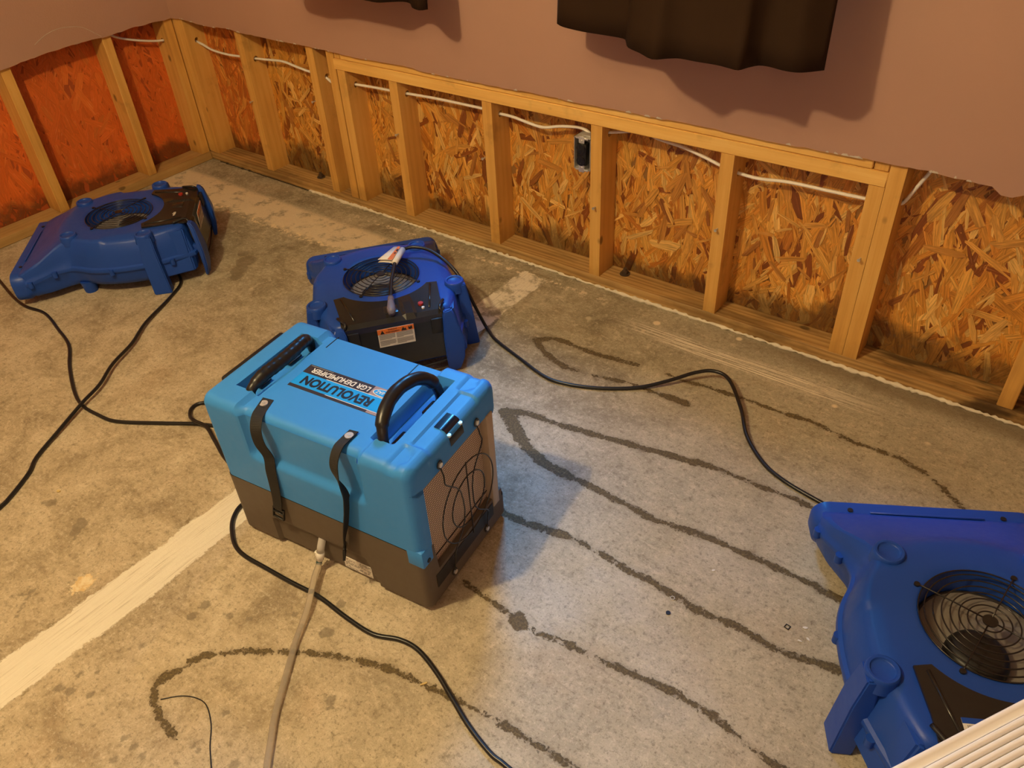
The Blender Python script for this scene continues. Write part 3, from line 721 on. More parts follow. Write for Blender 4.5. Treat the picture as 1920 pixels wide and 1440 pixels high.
# ---- outlet box on the stud
ob = empty('outlet_box', (1.992, .0, .44)); tag(ob, 'open steel outlet box with black duplex receptacle on a stud', 'outlet')
bm = bmesh.new(); w, h, dpt, th = .029, .050, .055, .0018
add_box(bm, (-w, .002, -h), (-w + th, dpt, h)); add_box(bm, (w - th, .002, -h), (w, dpt, h)); add_box(bm, (-w, .002, -h), (w, dpt, -h + th)); add_box(bm, (-w, .002, h - th), (w, dpt, h)); add_box(bm, (-w, dpt - th, -h), (w, dpt, h))
mkbm('box_body', bm, M_STEEL, ob)
bm = bmesh.new(); add_box(bm, (-.017, -.004, -.034), (.017, .02, .034), .004, 2); rc = mkbm('receptacle', bm, M_BLK, ob, True, 40)
for sz in (-.0195, .0195):
    bm = bmesh.new(); add_disc(bm, (0, -.005, sz), .0145, .004, 24, 'Y'); f = mkbm('socket_face', bm, M_PANEL, ob, True, 40)
    bm = bmesh.new(); add_box(bm, (-.0065, -.0075, sz - .001), (-.0045, -.0068, sz + .007)); add_box(bm, (.0045, -.0075, sz - .001), (.0065, -.0068, sz + .006)); add_disc(bm, (0, -.0072, sz - .007), .0025, .0008, 12, 'Y'); mkbm('slot', bm, M_INK, f)
for sg in (-1, 1):
    bm = bmesh.new(); add_box(bm, (-.010, -.0025, sg * .034 if sg > 0 else -.056), (.010, -.0005, .056 if sg > 0 else -.034), .0008, 1); add_box(bm, (-.022, -.0015, sg * .049 - .003), (.022, .0005, sg * .049 + .003), .0008, 1); y = mkbm('mounting_ear', bm, M_CHROME, ob, True, 40)
    disc('screw', (0, -.004, sg * .042), .0032, .003, M_CHROME, ob, 14, 'Y')
box('clamp', (-.006, .012, h), (.022, .034, h + .006), M_STEEL, ob, .0015)

# ================================================================== AIR MOVERS
FR = .1085   # inlet radius
def outline(n=132):
    """half outline in plan (x>=0) from the outlet to the panel end, mirrored"""
    ctrl = [(0, .328), (.10, .328), (.17, .328), (.203, .326), (.215, .316), (.216, .30), (.206, .262), (.187, .222), (.175, .186), (.172, .158), (.184, .126), (.203, .092), (.217, .05), (.224, .0), (.225, -.05), (.220, -.11), (.205, -.165), (.188, -.215), (.178, -.243), (.160, -.252), (.10, -.254), (.0, -.254)]
    half = smooth_path([(x, y, 0) for x, y in ctrl], 6)
    pts = [(p.x, p.y) for p in half]
    pts = pts + [(-x, y) for x, y in pts[-2:0:-1]]
    # resample by angle around the inlet centre
    ang = np.unwrap(np.arctan2([p[0] for p in pts], [p[1] for p in pts])); rad = np.hypot(*np.array(pts).T)
    t = np.linspace(0, 2 * np.pi, n, endpoint=False)
    o = np.argsort(ang % (2 * np.pi)); r = np.interp(t, (ang % (2 * np.pi))[o], rad[o], period=2 * np.pi)
    return t, r
def fan_top(x, y):
    r = np.hypot(x, y)
    slope = .2 - .081 * sstep(.125, .345, y) - .010 * sstep(.12, .20, np.abs(x)) * sstep(.05, .17, y) * sstep(.33, .2, y)
    d = sstep(.218, .176, r)
    side = .2 - .010 * sstep(.165, .21, np.abs(x)) * sstep(.16, .05, y)
    return np.where(y > .02, slope * (1 - d) + .2 * d, side)
def make_fan():
    root = empty('air_mover')
    t, R = outline(); n = len(t); sx, cy = np.sin(t), np.cos(t)
    rings = []
    def ring(rad, z): rings.append(np.stack([rad * sx, rad * cy, np.broadcast_to(z, rad.shape)], 1))
    one = np.ones(n); yo = R * cy
    outl = sstep(.20, .32, yo)                      # 1 towards the outlet
    seam = .098 - .018 * outl; bot = .034 * one
    topR = R - (.026 - .012 * outl)
    back = sstep(-.20, -.24, yo); topR = topR - .004 * back
    ring(FR * .985 * one, .10); ring(FR * one, .185); ring((FR + .003) * one, .1975); ring((FR + .007) * one, fan_top((FR + .007) * sx, (FR + .007) * cy))
    for k in np.linspace(.08, 1, 15):
        rad = (FR + .007) * (1 - k) + topR * k; ring(rad, fan_top(rad * sx, rad * cy) - (.004 if k == 1 else 0))
    zt = fan_top(topR * sx, topR * cy)
    ring(topR + .005, zt - .009)
    up = seam + .008
    ring(R - .010, (zt - .009) * .45 + up * .55); ring(R - .0035, up + .004)
    ring(R + .003, up); ring(R + .0045, seam + .002); ring(R + .0045, seam - .004); ring(R + .003, seam - .006); ring(R - .003, seam - .009)
    ring(R - .008, bot + .022); ring(R - .016, bot + .006); ring(R - .026, bot); ring(R * .6, bot)
    V = np.concatenate(rings); m = len(rings); F = []
    for j in range(m - 1):
        for i in range(n):
            k = (i + 1) % n; F.append((j * n + i, (j + 1) * n + i, (j + 1) * n + k, j * n + k))
    F.append(tuple((m - 1) * n + i for i in range(n - 1, -1, -1)))
    hs = mk('housing', V, F, M_BLUE, root, True); hs.data.set_sharp_from_angle(angle=math.radians(38))
    # outlet: framed mouth with dark throat and lip groove
    def rr2(hx, z0, z1, r):
        return [(cx + r * math.cos(a0 + k * math.pi / 12), cz + r * math.sin(a0 + k * math.pi / 12)) for cx, cz, a0 in ((hx - r, z0 + r, -math.pi / 2), (hx - r, z1 - r, 0), (-hx + r, z1 - r, math.pi / 2), (-hx + r, z0 + r, math.pi)) for k in range(7)]
    oo, ii, ob_ = rr2(.2205, .024, .121, .034), rr2(.204, .042, .103, .018), rr2(.2100, .032, .114, .030); no = len(oo)
    Vl = [(x, y, z) for pts, y in ((ob_, .290), (oo, .304), (oo, .3405), (ii, .3405), (ii, .312)) for x, z in pts]
    Fl = [(j * no + k, j * no + (k + 1) % no, (j + 1) * no + (k + 1) % no, (j + 1) * no + k) for j in range(4) for k in range(no)]
    lp = mk('outlet_lip', Vl, Fl, M_BLUE, root, True); lp.data.set_sharp_from_angle(angle=math.radians(50))
    mk('outlet_throat', [(x, .3385, z) for x, z in ii], [tuple(range(no))], M_INK, root)
    bm = bmesh.new(); add_box(bm, (-.112, .3105, .1215), (.112, .3165, .1255), .0015, 1, Matrix.Rotation(-.2, 3, 'X')); mkbm('lip_groove', bm, M_BLUE, root, True, 40)
    for s in (-1, 1):
        # stacking bosses (raised rings with a dished centre)
        for bx, by, zt_ in ((.131, .141, .2055), (.198, -.1115, .2075)):
            pr = [(.031, -.030), (.0285, -.006), (.0275, 0), (.0255, .0018), (.0215, .0012), (.0200, -.0020), (.0185, -.0030), (.0, -.0030)]
            Vb = []; Fb = []; N = 28
            for r_, dz in pr[:-1]:
                for k in range(N): Vb.append((s * bx + r_ * math.cos(2 * math.pi * k / N), by + r_ * math.sin(2 * math.pi * k / N), zt_ + dz))
            for j in range(len(pr) - 2):
                for k in range(N): Fb.append((j * N + k, j * N + (k + 1) % N, (j + 1) * N + (k + 1) % N, (j + 1) * N + k))
            Fb.append(tuple((len(pr) - 2) * N + k for k in range(N))); b = mk('stacking_boss', Vb, Fb, M_BLUE, root, True); b.data.set_sharp_from_angle(angle=math.radians(50))
        # corner post under the rear boss, flat outer face, down to the floor
        bm = bmesh.new(); q = []
        for z, x0, x1, y0, y1 in ((.2035, .206, .226, -.136, -.092), (.13, .200, .238, -.141, -.089), (.0, .212, .251, -.152, -.094)):
            q.append([bm.verts.new((s * xx, yy, z)) for xx, yy in ((x0, y0), (x1, y0), (x1, y1), (x0, y1))])
        bm.faces.new(q[0]); bm.faces.new(q[2][::-1])
        for a, b in zip(q[:-1], q[1:]):
            for k in range(4): bm.faces.new((a[k], b[k], b[(k + 1) % 4], a[(k + 1) % 4]))
        bmesh.ops.bevel(bm, geom=bm.edges[:], offset=.003, segments=2, affect='EDGES'); mkbm('corner_post', bm, M_BLUE, root, True, 45)
        # front foot under the outlet shoulder
        bm = bmesh.new(); add_disc(bm, (s * .150, .132, .021), .021, .042, 20, 'Z', .026); mkbm('foot', bm, M_BLUE, root, True, 40)
        # blade shaped cord hook beside the panel
        bm = bmesh.new(); q = []
        for z, x0, x1, y0, y1 in ((.205, .138, .160, -.262, -.246), (.188, .132, .167, -.272, -.252), (.11, .128, .186, -.283, -.262), (.05, .130, .182, -.281, -.262), (.006, .134, .168, -.272, -.258)):
            q.append([bm.verts.new((s * xx, yy, z)) for xx, yy in ((x0, y0), (x1, y0 + .006), (x1, y1), (x0, y1))])
        bm.faces.new(q[0]); bm.faces.new(q[-1][::-1])
        for a, b in zip(q[:-1], q[1:]):
            for k in range(4): bm.faces.new((a[k], b[k], b[(k + 1) % 4], a[(k + 1) % 4]))
        bmesh.ops.bevel(bm, geom=bm.edges[:], offset=.003, segments=2, affect='EDGES'); hk = mkbm('cord_hook', bm, M_BLUE, root, True, 35)
        bm = bmesh.new(); add_box(bm, (s * .150 - .014, -.264, .095), (s * .150 + .014, -.238, .125), .003); mkbm('hook_arm', bm, M_BLUE, root, True, 40)
        # buttress between post and hook
        bm = bmesh.new(); q = []
        for z, pts in ((.192, ((.172, -.128), (.188, -.135), (.170, -.228), (.156, -.232))), (.045, ((.190, -.130), (.221, -.140), (.196, -.236), (.172, -.246)))):
            q.append([bm.verts.new((s * xx, yy, z)) for xx, yy in pts])
        bm.faces.new(q[0]); bm.faces.new(q[1][::-1])
        for k in range(4): bm.faces.new((q[0][k], q[1][k], q[1][(k + 1) % 4], q[0][(k + 1) % 4]))
        bmesh.ops.bevel(bm, geom=bm.edges[:], offset=.004, segments=2, affect='EDGES'); mkbm('side_buttress', bm, M_BLUE, root, True, 35)
        # screw lugs on the seam
        for lx, ly in ((.2245, .02), (.187, .21), (.214, .285), (.208, -.175)):
            bm = bmesh.new(); add_disc(bm, (s * lx, ly, .096 - .016 * float(sstep(.2, .32, ly))), .0085, .020, 14); mkbm('screw_lug', bm, M_BLUE, root, True, 40)
        disc('screw_hole', (s * .150, .318, float(fan_top(.150, .318)) + .0003), .0055, .002, M_INK, root, 14)
    # cord wound behind the hooks
    cw = [(-.153, -.250, .165), (-.153, -.2585, .10), (-.150, -.256, .05), (-.10, -.262, .040), (.0, -.266, .036), (.10, -.262, .040), (.150, -.256, .05), (.153, -.2585, .10), (.153, -.250, .165), (.13, -.244, .207), (.147, -.2, .206)]
    tube('wound_cord', [(-.147, -.20, .206), (-.13, -.244, .207)] + cw, .0042, M_RUB, root, 8, False, 5)
    # black control panel: top plate with an arc cut round the inlet, folding down the end
    bm = bmesh.new(); AR = .152; top = []
    a0 = math.atan2(-.0935, .1195); a1 = math.pi - a0
    arc = [(AR * math.cos(a), AR * math.sin(a)) for a in np.linspace(math.atan2(-.094, -.1195), math.atan2(-.094, .1195), 26)]
    arc = [(AR * math.cos(a), AR * math.sin(a)) for a in np.linspace(-math.pi + math.atan2(.094, .1195), -math.atan2(.094, .1195), 26)]
    pts = [(-.149, -.099)] + arc + [(.149, -.099)]
    Vp = []; Fp = []
    for x, y in pts: Vp.append((x, y, .2025))
    N = len(pts)
    rows = []
    for (yy, zz) in ((None, .2022), (-.180, .1995), (-.236, .198), (-.249, .192), (-.2525, .18), (-.2605, .062)):
        row = []
        for i, (x, y) in enumerate(pts):
            xw = x * (1.0 if yy is None else (.955 if yy > -.24 else .90))
            yv = y if yy is None else (yy if yy < y - .004 else y - .004)
            dz = 0
            if yy is not None and yy > -.24 and .028 < x < .062: dz = .004
            row.append((xw, yv, zz + dz))
        rows.append(row)
    Vp = [v for r_ in rows for v in r_]
    for j in range(len(rows) - 1):
        for i in range(N - 1): Fp.append((j * N + i, (j + 1) * N + i, (j + 1) * N + i + 1, j * N + i + 1))
    pn = mk('control_panel', Vp, Fp, M_PANEL, root); md = pn.modifiers.new('thick', 'SOLIDIFY'); md.thickness = .005; md.offset = 1
    for sgn in (-1, 1): # dark pockets at the fold
        box('grip_pocket', (sgn * .115 - .016, -.2630, .140), (sgn * .115 + .016, -.2548, .188), M_INK, root, .003)
        tube('panel_rib', [(sgn * .128, -.106, .2065), (sgn * .116, -.165, .204), (sgn * .104, -.222, .2025)], .0035, M_PANEL, root, 8)
    disc('power_knob', (.084, -.200, .2065), .0075, .006, M_RED, root, 18)
    disc('indicator_lamp', (.087, -.221, .2050), .0042, .005, M_WHITE, root, 14)
    box('breaker', (.03, -.224, .2005), (.055, -.199, .2065), M_INK, root, .002)
    box('outlet_cover', (-.020, -.218, .2005), (.020, -.178, .2055), M_PANEL, root, .003)
    # warning label on the end face
    tl = math.atan2(.118, .008)
    LM = Matrix.Translation((0, -.2632, .158)) @ Matrix.Rotation(math.radians(90 + 4), 4, 'X')
    lab = box('warning_label', (-.050, -.031, -.0004), (.050, .031, .0006), M_WHITE, root, .0003, 1); lab.matrix_local = LM
    hd = box('label_header', (-.050, .0135, .0006), (.050, .031, .0010), M_ORANGE, lab)
    tri = mk('warning_triangle', [(-.043, .0145, .0013), (-.031, .0145, .0013), (-.037, .0275, .0013)], [(0, 1, 2)], M_INK, lab)
    text('lettering', 'WARNING', .025, .0046, M_INK, lab, Matrix.Translation((-.009, .0262, .0013)), .02)
    text('lettering', 'AVERTISSEMENT', .039, .0046, M_INK, lab, Matrix.Translation((-.009, .0185, .0013)), .02)
    mk('hazard_symbol', [(.015, .0150, .0013), (.030, .0150, .0013), (.026, .0245, .0013), (.0235, .0205, .0013), (.021, .0275, .0013), (.0175, .0225, .0013)], [(0, 1, 2, 3, 4, 5)], M_INK, lab)
    mk('hazard_symbol', [(.035, .0165, .0013), (.041, .0150, .0013), (.046, .0185, .0013), (.044, .0275, .0013), (.039, .0235, .0013), (.034, .0265, .0013)], [(0, 1, 2, 3, 4, 5)], M_INK, lab)
    rr = random.Random(3)
    for col, (x0, x1) in enumerate(((-.047, -.002), (.0, .047))):
        V_ = []; F_ = []; y = .0105
        for k in range(12):
            xe = x1 - (rr.uniform(.01, .03) if k in (5, 11) else rr.uniform(0, .003)); i = len(V_)
            V_ += [(x0, y, .0009), (xe, y, .0009), (xe, y + .0017, .0009), (x0, y + .0017, .0009)]; F_.append((i, i + 1, i + 2, i + 3)); y -= .0031 + (.0022 if k in (5,) else 0)
        mk('small_print', V_, F_, M_GREY_INK, lab)
    # inlet: guard of concentric wires, hub, impeller, motor
    gd = empty('inlet_guard'); gd.parent = root
    for k, rr_ in enumerate((.021, .0345, .048, .0615, .075, .0885, .102, .112)):
        z = .2045 - .004 * (rr_ / .11) ** 2
        tube('guard_ring', [(rr_ * math.cos(a), rr_ * math.sin(a), z) for a in np.linspace(0, 2 * math.pi, 56, endpoint=False)], .0013, M_WIRE, gd, 6, True)
    for k in range(4):
        a = math.pi / 4 + .16 + k * math.pi / 2; ca, sa = math.cos(a), math.sin(a)
        tube('guard_spoke', [(.010 * ca, .010 * sa, .2062), (.06 * ca, .06 * sa, .2058), (.112 * ca, .112 * sa, .2035), (.121 * ca, .121 * sa, .2012)], .0014, M_WIRE, gd, 6)
        disc('guard_eyelet', (.1225 * ca, .1225 * sa, .2015), .0052, .004, M_BLK, gd, 14)
    disc('guard_hub', (0, 0, .2062), .0125, .0022, M_BLK, gd, 24)
    disc('impeller_plate', (0, 0, .145), .1040, .006, M_BLADE, root, 48)
    tube('impeller_rim', [(.1045 * math.cos(a), .1045 * math.sin(a), .147) for a in np.linspace(0, 2 * math.pi, 48, endpoint=False)], .003, M_DOME, root, 8, True)
    Vd = []; Fd = []; N = 32
    for r_, z in ((.052, .147), (.051, .160), (.046, .171), (.035, .178), (.017, .181)):
        for k in range(N): Vd.append((r_ * math.cos(2 * math.pi * k / N) - .020, r_ * math.sin(2 * math.pi * k / N) - .040, z))
    for j in range(4):
        for k in range(N): Fd.append((j * N + k, j * N + (k + 1) % N, (j + 1) * N + (k + 1) % N, (j + 1) * N + k))
    Fd.append(tuple(4 * N + k for k in range(N))); mk('motor_dome', Vd, Fd, M_DOME, root, True)
    return root
def copy_tree(o, parent=None):
    c = o.copy(); COL.objects.link(c); c.parent = parent
    for ch in o.children: copy_tree(ch, c)
    return c
fan_a = make_fan()
FANS = [((.5707, -.7573), 2.4130, 'dark blue air mover on the floor by the red left wall'), ((1.6558, -.5678), .9075, 'dark blue air mover behind the dehumidifier with cord plug lying on it'),
        ((3.3628, -.8429), .5154, 'dark blue air mover in the lower right, partly hidden by the ribbed cream box')]
for i, ((x, y), rz, lab) in enumerate(FANS):
    o = fan_a if i == 0 else copy_tree(fan_a)
    o.location = (x, y, 0); o.rotation_euler = (0, 0, rz); tag(o, lab, 'fan', 'air movers on the concrete floor')

lp0 = [o for o in bpy.data.objects if o.name.startswith('air_mover')]
text('maker_lettering', 'velo', .030, .012, M_WHITE, fan_a, Matrix.Translation((-.076, -.196, .2065)), .03)
f3 = [o for o in lp0 if abs(o.location.x - 3.3628) < .01][0]
stk = box('rating_sticker', (-.100, -.206, .2035), (-.055, -.183, .2055), M_WHITE, f3, .0003, 1)
box('sticker_header', (-.100, -.1925, .2050), (-.055, -.183, .2059), M_BLUE, stk)
mk('small_print', [(-.094 + k * .0022, y, .2058) for k in range(10) for y in (-.204, -.195)] + [(-.0932 + k * .0022, y, .2058) for k in range(10) for y in (-.204, -.195)], [(2 * k, 20 + 2 * k, 21 + 2 * k, 2 * k + 1) for k in range(10)], M_INK, stk)

# ================================================================== DEHUMIDIFIER
DH = empty('dehumidifier', (2.172, -1.158, 0), math.radians(7.6)); tag(DH, 'bright blue box dehumidifier with taupe base, carrying straps and two black handles', 'dehumidifier')
HX, HYN, HYF, TOP, SPL = .262, -.158, .154, .405, .183
def bumpf(x, a, b, w): return sstep(a - w, a, x) * sstep(b + w, b, x)
def cover_z(x, y):
    x = np.asarray(x, float); y = np.asarray(y, float)
    z = TOP + 0 * x * y
    z = z - .009 * bumpf(x, -.158, .142, .010)                                     # middle deck lower than end caps
    z = z - .034 * bumpf(x, -.206, -.160, .007) * bumpf(y, -.090, .098, .008)      # handle wells
    z = z - .034 * bumpf(x, .142, .184, .007) * bumpf(y, -.092, .104, .008)
    z = z - .005 * sstep(.216, .221, x) * bumpf(y, -.082, .084, .006)              # end pocket
    for yc in (-.118, .118):
        z = z - .0045 * sstep(.028, .024, np.hypot(x - .214, y - yc)) * sstep(.205, .211, x)
    return z
def side_off(x, z):
    """inset of the near/far long sides (m), depends on x along and z up"""
    c = bumpf(x, -.158 + .10 * 0, .142, .012)
    dg = sstep(.0, .012, x + .160 - .020 * sstep(.30, .20, z)) * sstep(.0, .012, .146 - x)
    return .012 * dg * sstep(.268, .290, z)
st_x = np.unique(np.round(np.concatenate([np.linspace(-HX, HX, 106), -HX + .02 * (1 - np.cos(np.linspace(0, np.pi / 2, 8))), HX - .02 * (1 - np.cos(np.linspace(0, np.pi / 2, 8)))]), 5))
rC = .020
prof = []  # (side tag, param)
zs = list(np.linspace(SPL, TOP - rC, 40)); ca = np.linspace(0, np.pi / 2, 9)[1:-1]; yt = list(np.linspace(HYN + rC, HYF - rC, 62))
rowsV = []
for x in st_x:
    d = HX - abs(x); e = 0.0 if d >= rC else rC - math.sqrt(max(0, rC * rC - (rC - d) ** 2))
    P = []
    for z in zs: P.append((x, HYN + e + float(side_off(x, z)) + .008 * (TOP - z - .2) * 0, min(z, TOP - rC)))
    offt = float(side_off(x, TOP))
    for a in ca:
        yy = HYN + e + offt + rC * (1 - math.cos(a)); P.append((x, yy, float(cover_z(x, HYN + rC)) - e * 0 - rC * (1 - math.sin(a))))
    for y in yt: P.append((x, min(max(y, HYN + rC + e + offt), HYF - rC - e), float(cover_z(x, y))))
    for a in ca[::-1]:
        P.append((x, HYF - e - offt - rC * (1 - math.cos(a)), float(cover_z(x, HYF - rC)) - rC * (1 - math.sin(a))))
    for z in zs[::-1]: P.append((x, HYF - e - (float(side_off(x, z))) - .026 * float(sstep(.345, .335, z)), z))
    P = [(px, py, pz - e) if pz > TOP - .06 else (px, py, pz) for px, py, pz in P]
    rowsV.append(P)
m = len(rowsV[0]); V = [p for r_ in rowsV for p in r_]; F = []
for j in range(len(rowsV) - 1):
    for i in range(m - 1): F.append((j * m + i, j * m + i + 1, (j + 1) * m + i + 1, (j + 1) * m + i))
# right end: frame around the recessed filter; left end: frame around the black vent
YA, YB, ZA = -.122, .113, .338
last = rowsV[-1]; b0 = len(V)
fr1 = [(HX, min(max(p[1], YA), YB), min(p[2], ZA)) for p in last]; fr2 = [(HX - .016, q[1], q[2]) for q in fr1]
V += fr1 + fr2; lj = (len(rowsV) - 1) * m
for i in range(m - 1):
    F.append((lj + i, lj + i + 1, b0 + i + 1, b0 + i)); F.append((b0 + i, b0 + i + 1, b0 + m + i + 1, b0 + m + i))
first = rowsV[0]; b1 = len(V)
lf1 = [(-HX, min(max(p[1], -.088), .096), min(p[2], .372)) for p in first]; V += lf1
for i in range(m - 1): F.append((i + 1, i, b1 + i, b1 + i + 1))
cov = mk('cover', V, F, M_SKY, DH, True); cov.data.set_sharp_from_angle(angle=math.radians(32)); cov['label'] = 'bright blue moulded top shell'
# near-side corner tongues of the shell that reach over the base
box('corner_tongue', (.2225, HYN - .0005, .143), (HX + .0005, YA, .19), M_SKY, DH, .004)
disc('tongue_hole', (HX + .0008, -.140, .155), .0055, .002, M_INK, DH, 14, 'X')
# base
def rrect(hx, y0, y1, r, n=7):
    out = []
    for cx, cy, a0 in ((hx - r, y0 + r, -math.pi / 2), (hx - r, y1 - r, 0), (-hx + r, y1 - r, math.pi / 2), (-hx + r, y0 + r, math.pi)):
        for k in range(n): a = a0 + k / (n - 1) * math.pi / 2; out.append((cx + r * math.cos(a), cy + r * math.sin(a)))
    return out
base_o = rrect(HX, HYN, .158, .016); per = []
for (ax, ay), (bx, by) in zip(base_o, base_o[1:] + base_o[:1]):
    L = math.hypot(bx - ax, by - ay); k = max(1, int(L / .006))
    for q in range(k): per.append((ax + (bx - ax) * q / k, ay + (by - ay) * q / k))
zr = [.006, .010, .016] + list(np.linspace(.022, .181, 28)); V = []; F = []; n = len(per)
for j, z in enumerate(zr):
    for x, y in per:
        tp = SPL - .002
        if x > .235 and y > YA + .01: tp = .098 if y < YB else .072
        zz = z if z < .02 else .02 + (z - .02) * (tp - .02) / (.181 - .02)
        ins = .010 if j == 0 else .004 if j == 1 else 0.0
        yy = y + (ins if y < 0 else -ins); xx = x - math.copysign(ins, x) * (abs(x) > .24)
        if y < HYN + .004:   # trapezoid recess on the near face
            left = -.150 + .06 * (zz - .08) * 0; right = .100 + (.087 - zz) * .38
            rm = float(bumpf(xx, left, right, .005)) * float(sstep(.092, .080, zz))
            yy += .009 * rm
            zz = zz if rm < .5 else max(zz, .008)
        V.append((xx, yy, zz))
for j in range(len(zr) - 1):
    for i in range(n): k = (i + 1) % n; F.append((j * n + i, j * n + k, (j + 1) * n + k, (j + 1) * n + i))
F.append(tuple(range(n - 1, -1, -1))); 
bs = mk('base', V, F, M_TAUPE, DH, True); bs.data.set_sharp_from_angle(angle=math.radians(32))
# tray lip under the filter
bm = bmesh.new(); add_box(bm, (.236, YA, .066), (.2625, YB + .03, .0985), .002); mkbm('filter_tray', bm, M_TAUPE, DH, True, 40)
box('tray_slot', (.2627, YA - .004, .052), (.2638, YB - .012, .090), M_INK, DH, .0004, 1)
for fx, fy in ((.21, -.13), (.21, .13), (-.21, -.13), (-.21, .13)): box('rubber_foot', (fx - .03, fy - .018, 0), (fx + .03, fy + .018, .012), M_TAUPE, DH, .004)
mk('base_deck', [(-.25, HYN + .01, .12), (.25, HYN + .01, .12), (.25, .15, .12), (-.25, .15, .12)], [(0, 1, 2, 3)], M_INK, DH)
# filter and its wire guard
box('filter_screen', (.240, YA - .004, .097), (.2475, YB + .004, ZA + .004), M_MESH, DH)
bm = bmesh.new(); add_box(bm, (.246, YB - .010, .074), (.2655, YB + .014, ZA + .002), .002); mkbm('filter_frame', bm, plain('beige_frame', (.50, .40, .28), .4, .2), DH, True, 40)
wg = empty('wire_guard'); wg.parent = DH; XG = .273
def ringp(r_, x): return [(x, .002 + r_ * math.cos(a), .202 + r_ * math.sin(a)) for a in np.linspace(0, 2 * math.pi, 64, endpoint=False)]
tube('guard_ring', ringp(.097, XG), .0016, M_WIRE, wg, 6, True); tube('guard_ring', ringp(.062, XG), .0016, M_WIRE, wg, 6, True)
tube('guard_bar', [(XG + .002, .002, .305), (XG + .002, .002, .098)], .0016, M_WIRE, wg, 6)
for s, off in ((-1, 0), (1, 0)):
    tube('guard_leg', [(.2635, s * .067, .355), (XG - .002, s * .067, .325), (XG, s * .067, .303), (XG, s * .024, .248), (XG, s * .021, .160), (XG, s * .064, .108), (XG - .002, s * .067, .085), (.2655, s * .067, .042)], .0016, M_WIRE, wg, 6, False, 3)
    for z in (.355, .040):
        sc = disc('screw', (.2665, s * .067, z), .0055, .004, M_CHROME, wg, 16, 'X'); tube('wire_eye', [(.2650, s * .067 + .0075 * math.cos(a), z + .009 * math.sin(a)) for a in np.linspace(0, 2 * math.pi, 18, endpoint=False)], .0014, M_WIRE, wg, 6, True)
# left end vent
box('end_vent', (-HX - .006, -.090, .12), (-HX + .012, .097, .401), M_BLK, DH, .006)
# handles
def handle(pts, rib):
    P = smooth_path(pts, 10); n = len(P); R_ = []
    for i in range(n):
        s = i / (n - 1); r_ = .0108 + .0026 * float(bumpf(s, .22, .80, .03))
        if rib and .25 < s < .80: r_ += .0014 * abs(math.sin(s * 60))
        elif not rib and .2 < s < .85: r_ += .0008 * abs(math.sin(s * 26))
        if s < .14 or s > .88: r_ = .0105
        R_.append(r_)
    return tube('carry_handle', P, R_, M_RUB, DH, 14)
handle([(-.177, -.100, .372), (-.176, -.093, .400), (-.172, -.060, .414), (-.169, -.02, .416), (-.168, .03, .418), (-.174, .070, .416), (-.182, .094, .402), (-.183, .102, .372)], True)
handle([(.165, -.098, .370), (.161, -.094, .404), (.151, -.075, .430), (.142, -.035, .446), (.142, .005, .450), (.150, .045, .443), (.160, .070, .424), (.168, .080, .400), (.170, .086, .370)], False)
for yc in (-.058, .046):
    b = box('handle_socket', (.163, yc - .021, .371), (.185, yc + .021, .3775), M_BLK, DH, .003)
    for k in (-1, 0, 1): disc('screw', (.174, yc + k * .0125, .378), .0030, .002, M_STEEL if k else M_INK, b, 10)
box('handle_tab', (-.205, .030, .374), (-.186, .070, .380), M_BLK, DH, .002); box('handle_tab', (-.205, -.060, .374), (-.188, -.025, .380), M_BLK, DH, .002)
# rating cover wrapped over the end pocket
V = []; F = []; us = np.linspace(0, 1, 12); vs = np.linspace(-.024, .023, 8)
for u in us:
    for y in vs:
        if u < .55: x = .228 + (u / .55) * (HX - .002 - .228) * .82; z = float(cover_z(x, y)); d = HX - x; e = 0 if d >= rC else rC - math.sqrt(max(0, rC * rC - (rC - d) ** 2)); V.append((x + .0006, y, z - e + .0018))
        else: t_ = (u - .55) / .45; V.append((HX + .0022 - .004 * (1 - t_) ** 2, y, TOP - .0165 - .024 * t_))
for i in range(11):
    for j in range(7): F.append((i * 8 + j, (i + 1) * 8 + j, (i + 1) * 8 + j + 1, i * 8 + j + 1))
mk('rating_cover', V, F, plain('navy_gloss', (.008, .011, .022), .15), DH, True)
for yy in (-.021, .019): disc('screw', (.2605, yy, .3905), .0042, .004, M_CHROME, DH, 14)
for lx, ly in ((-.135, .118), (.085, .113)): box('mould_slot', (lx - .001, ly - .022, .3945), (lx + .001, ly + .022, .3968), M_INK, DH)
# straps
def strap(name, pts, w, twist=None):
    P = [Vector(p) for p in pts]; Q = smooth_path(P, 6); n = len(Q); V = []; F = []
    for i, p in enumerate(Q):
        s = i / (n - 1); a = twist(s) if twist else 0.0
        t_ = (Q[min(i + 1, n - 1)] - Q[max(i - 1, 0)]).normalized(); ax = Vector((1, 0, 0)); ax = (ax - t_ * ax.dot(t_)).normalized(); ax = Matrix.Rotation(a, 3, t_) @ ax; nn = t_.cross(ax)
        for sx, sn in ((-1, -1), (1, -1), (1, 1), (-1, 1)): V.append(p + ax * (sx * w / 2) + nn * (sn * .0009))
    for i in range(n - 1):
        for k in range(4): F.append((i * 4 + k, i * 4 + (k + 1) % 4, (i + 1) * 4 + (k + 1) % 4, (i + 1) * 4 + k))
    F += [(0, 1, 2, 3), tuple((n - 1) * 4 + k for k in (3, 2, 1, 0))]
    return mk(name, V, F, M_WEB, DH)
SW = .023
strap('strap', [(-.1245, -.098, .3985), (-.116, -.125, .3985), (-.107, -.150, .397), (-.098, -.169, .380), (-.0965, -.171, .345), (-.098, -.160, .30), (-.100, -.164, .262), (-.1015, -.166, .225), (-.106, -.167, .180), (-.111, -.169, .150)], SW, lambda s: -.25 * math.sin(s * math.pi) - .18 * (1 - s))
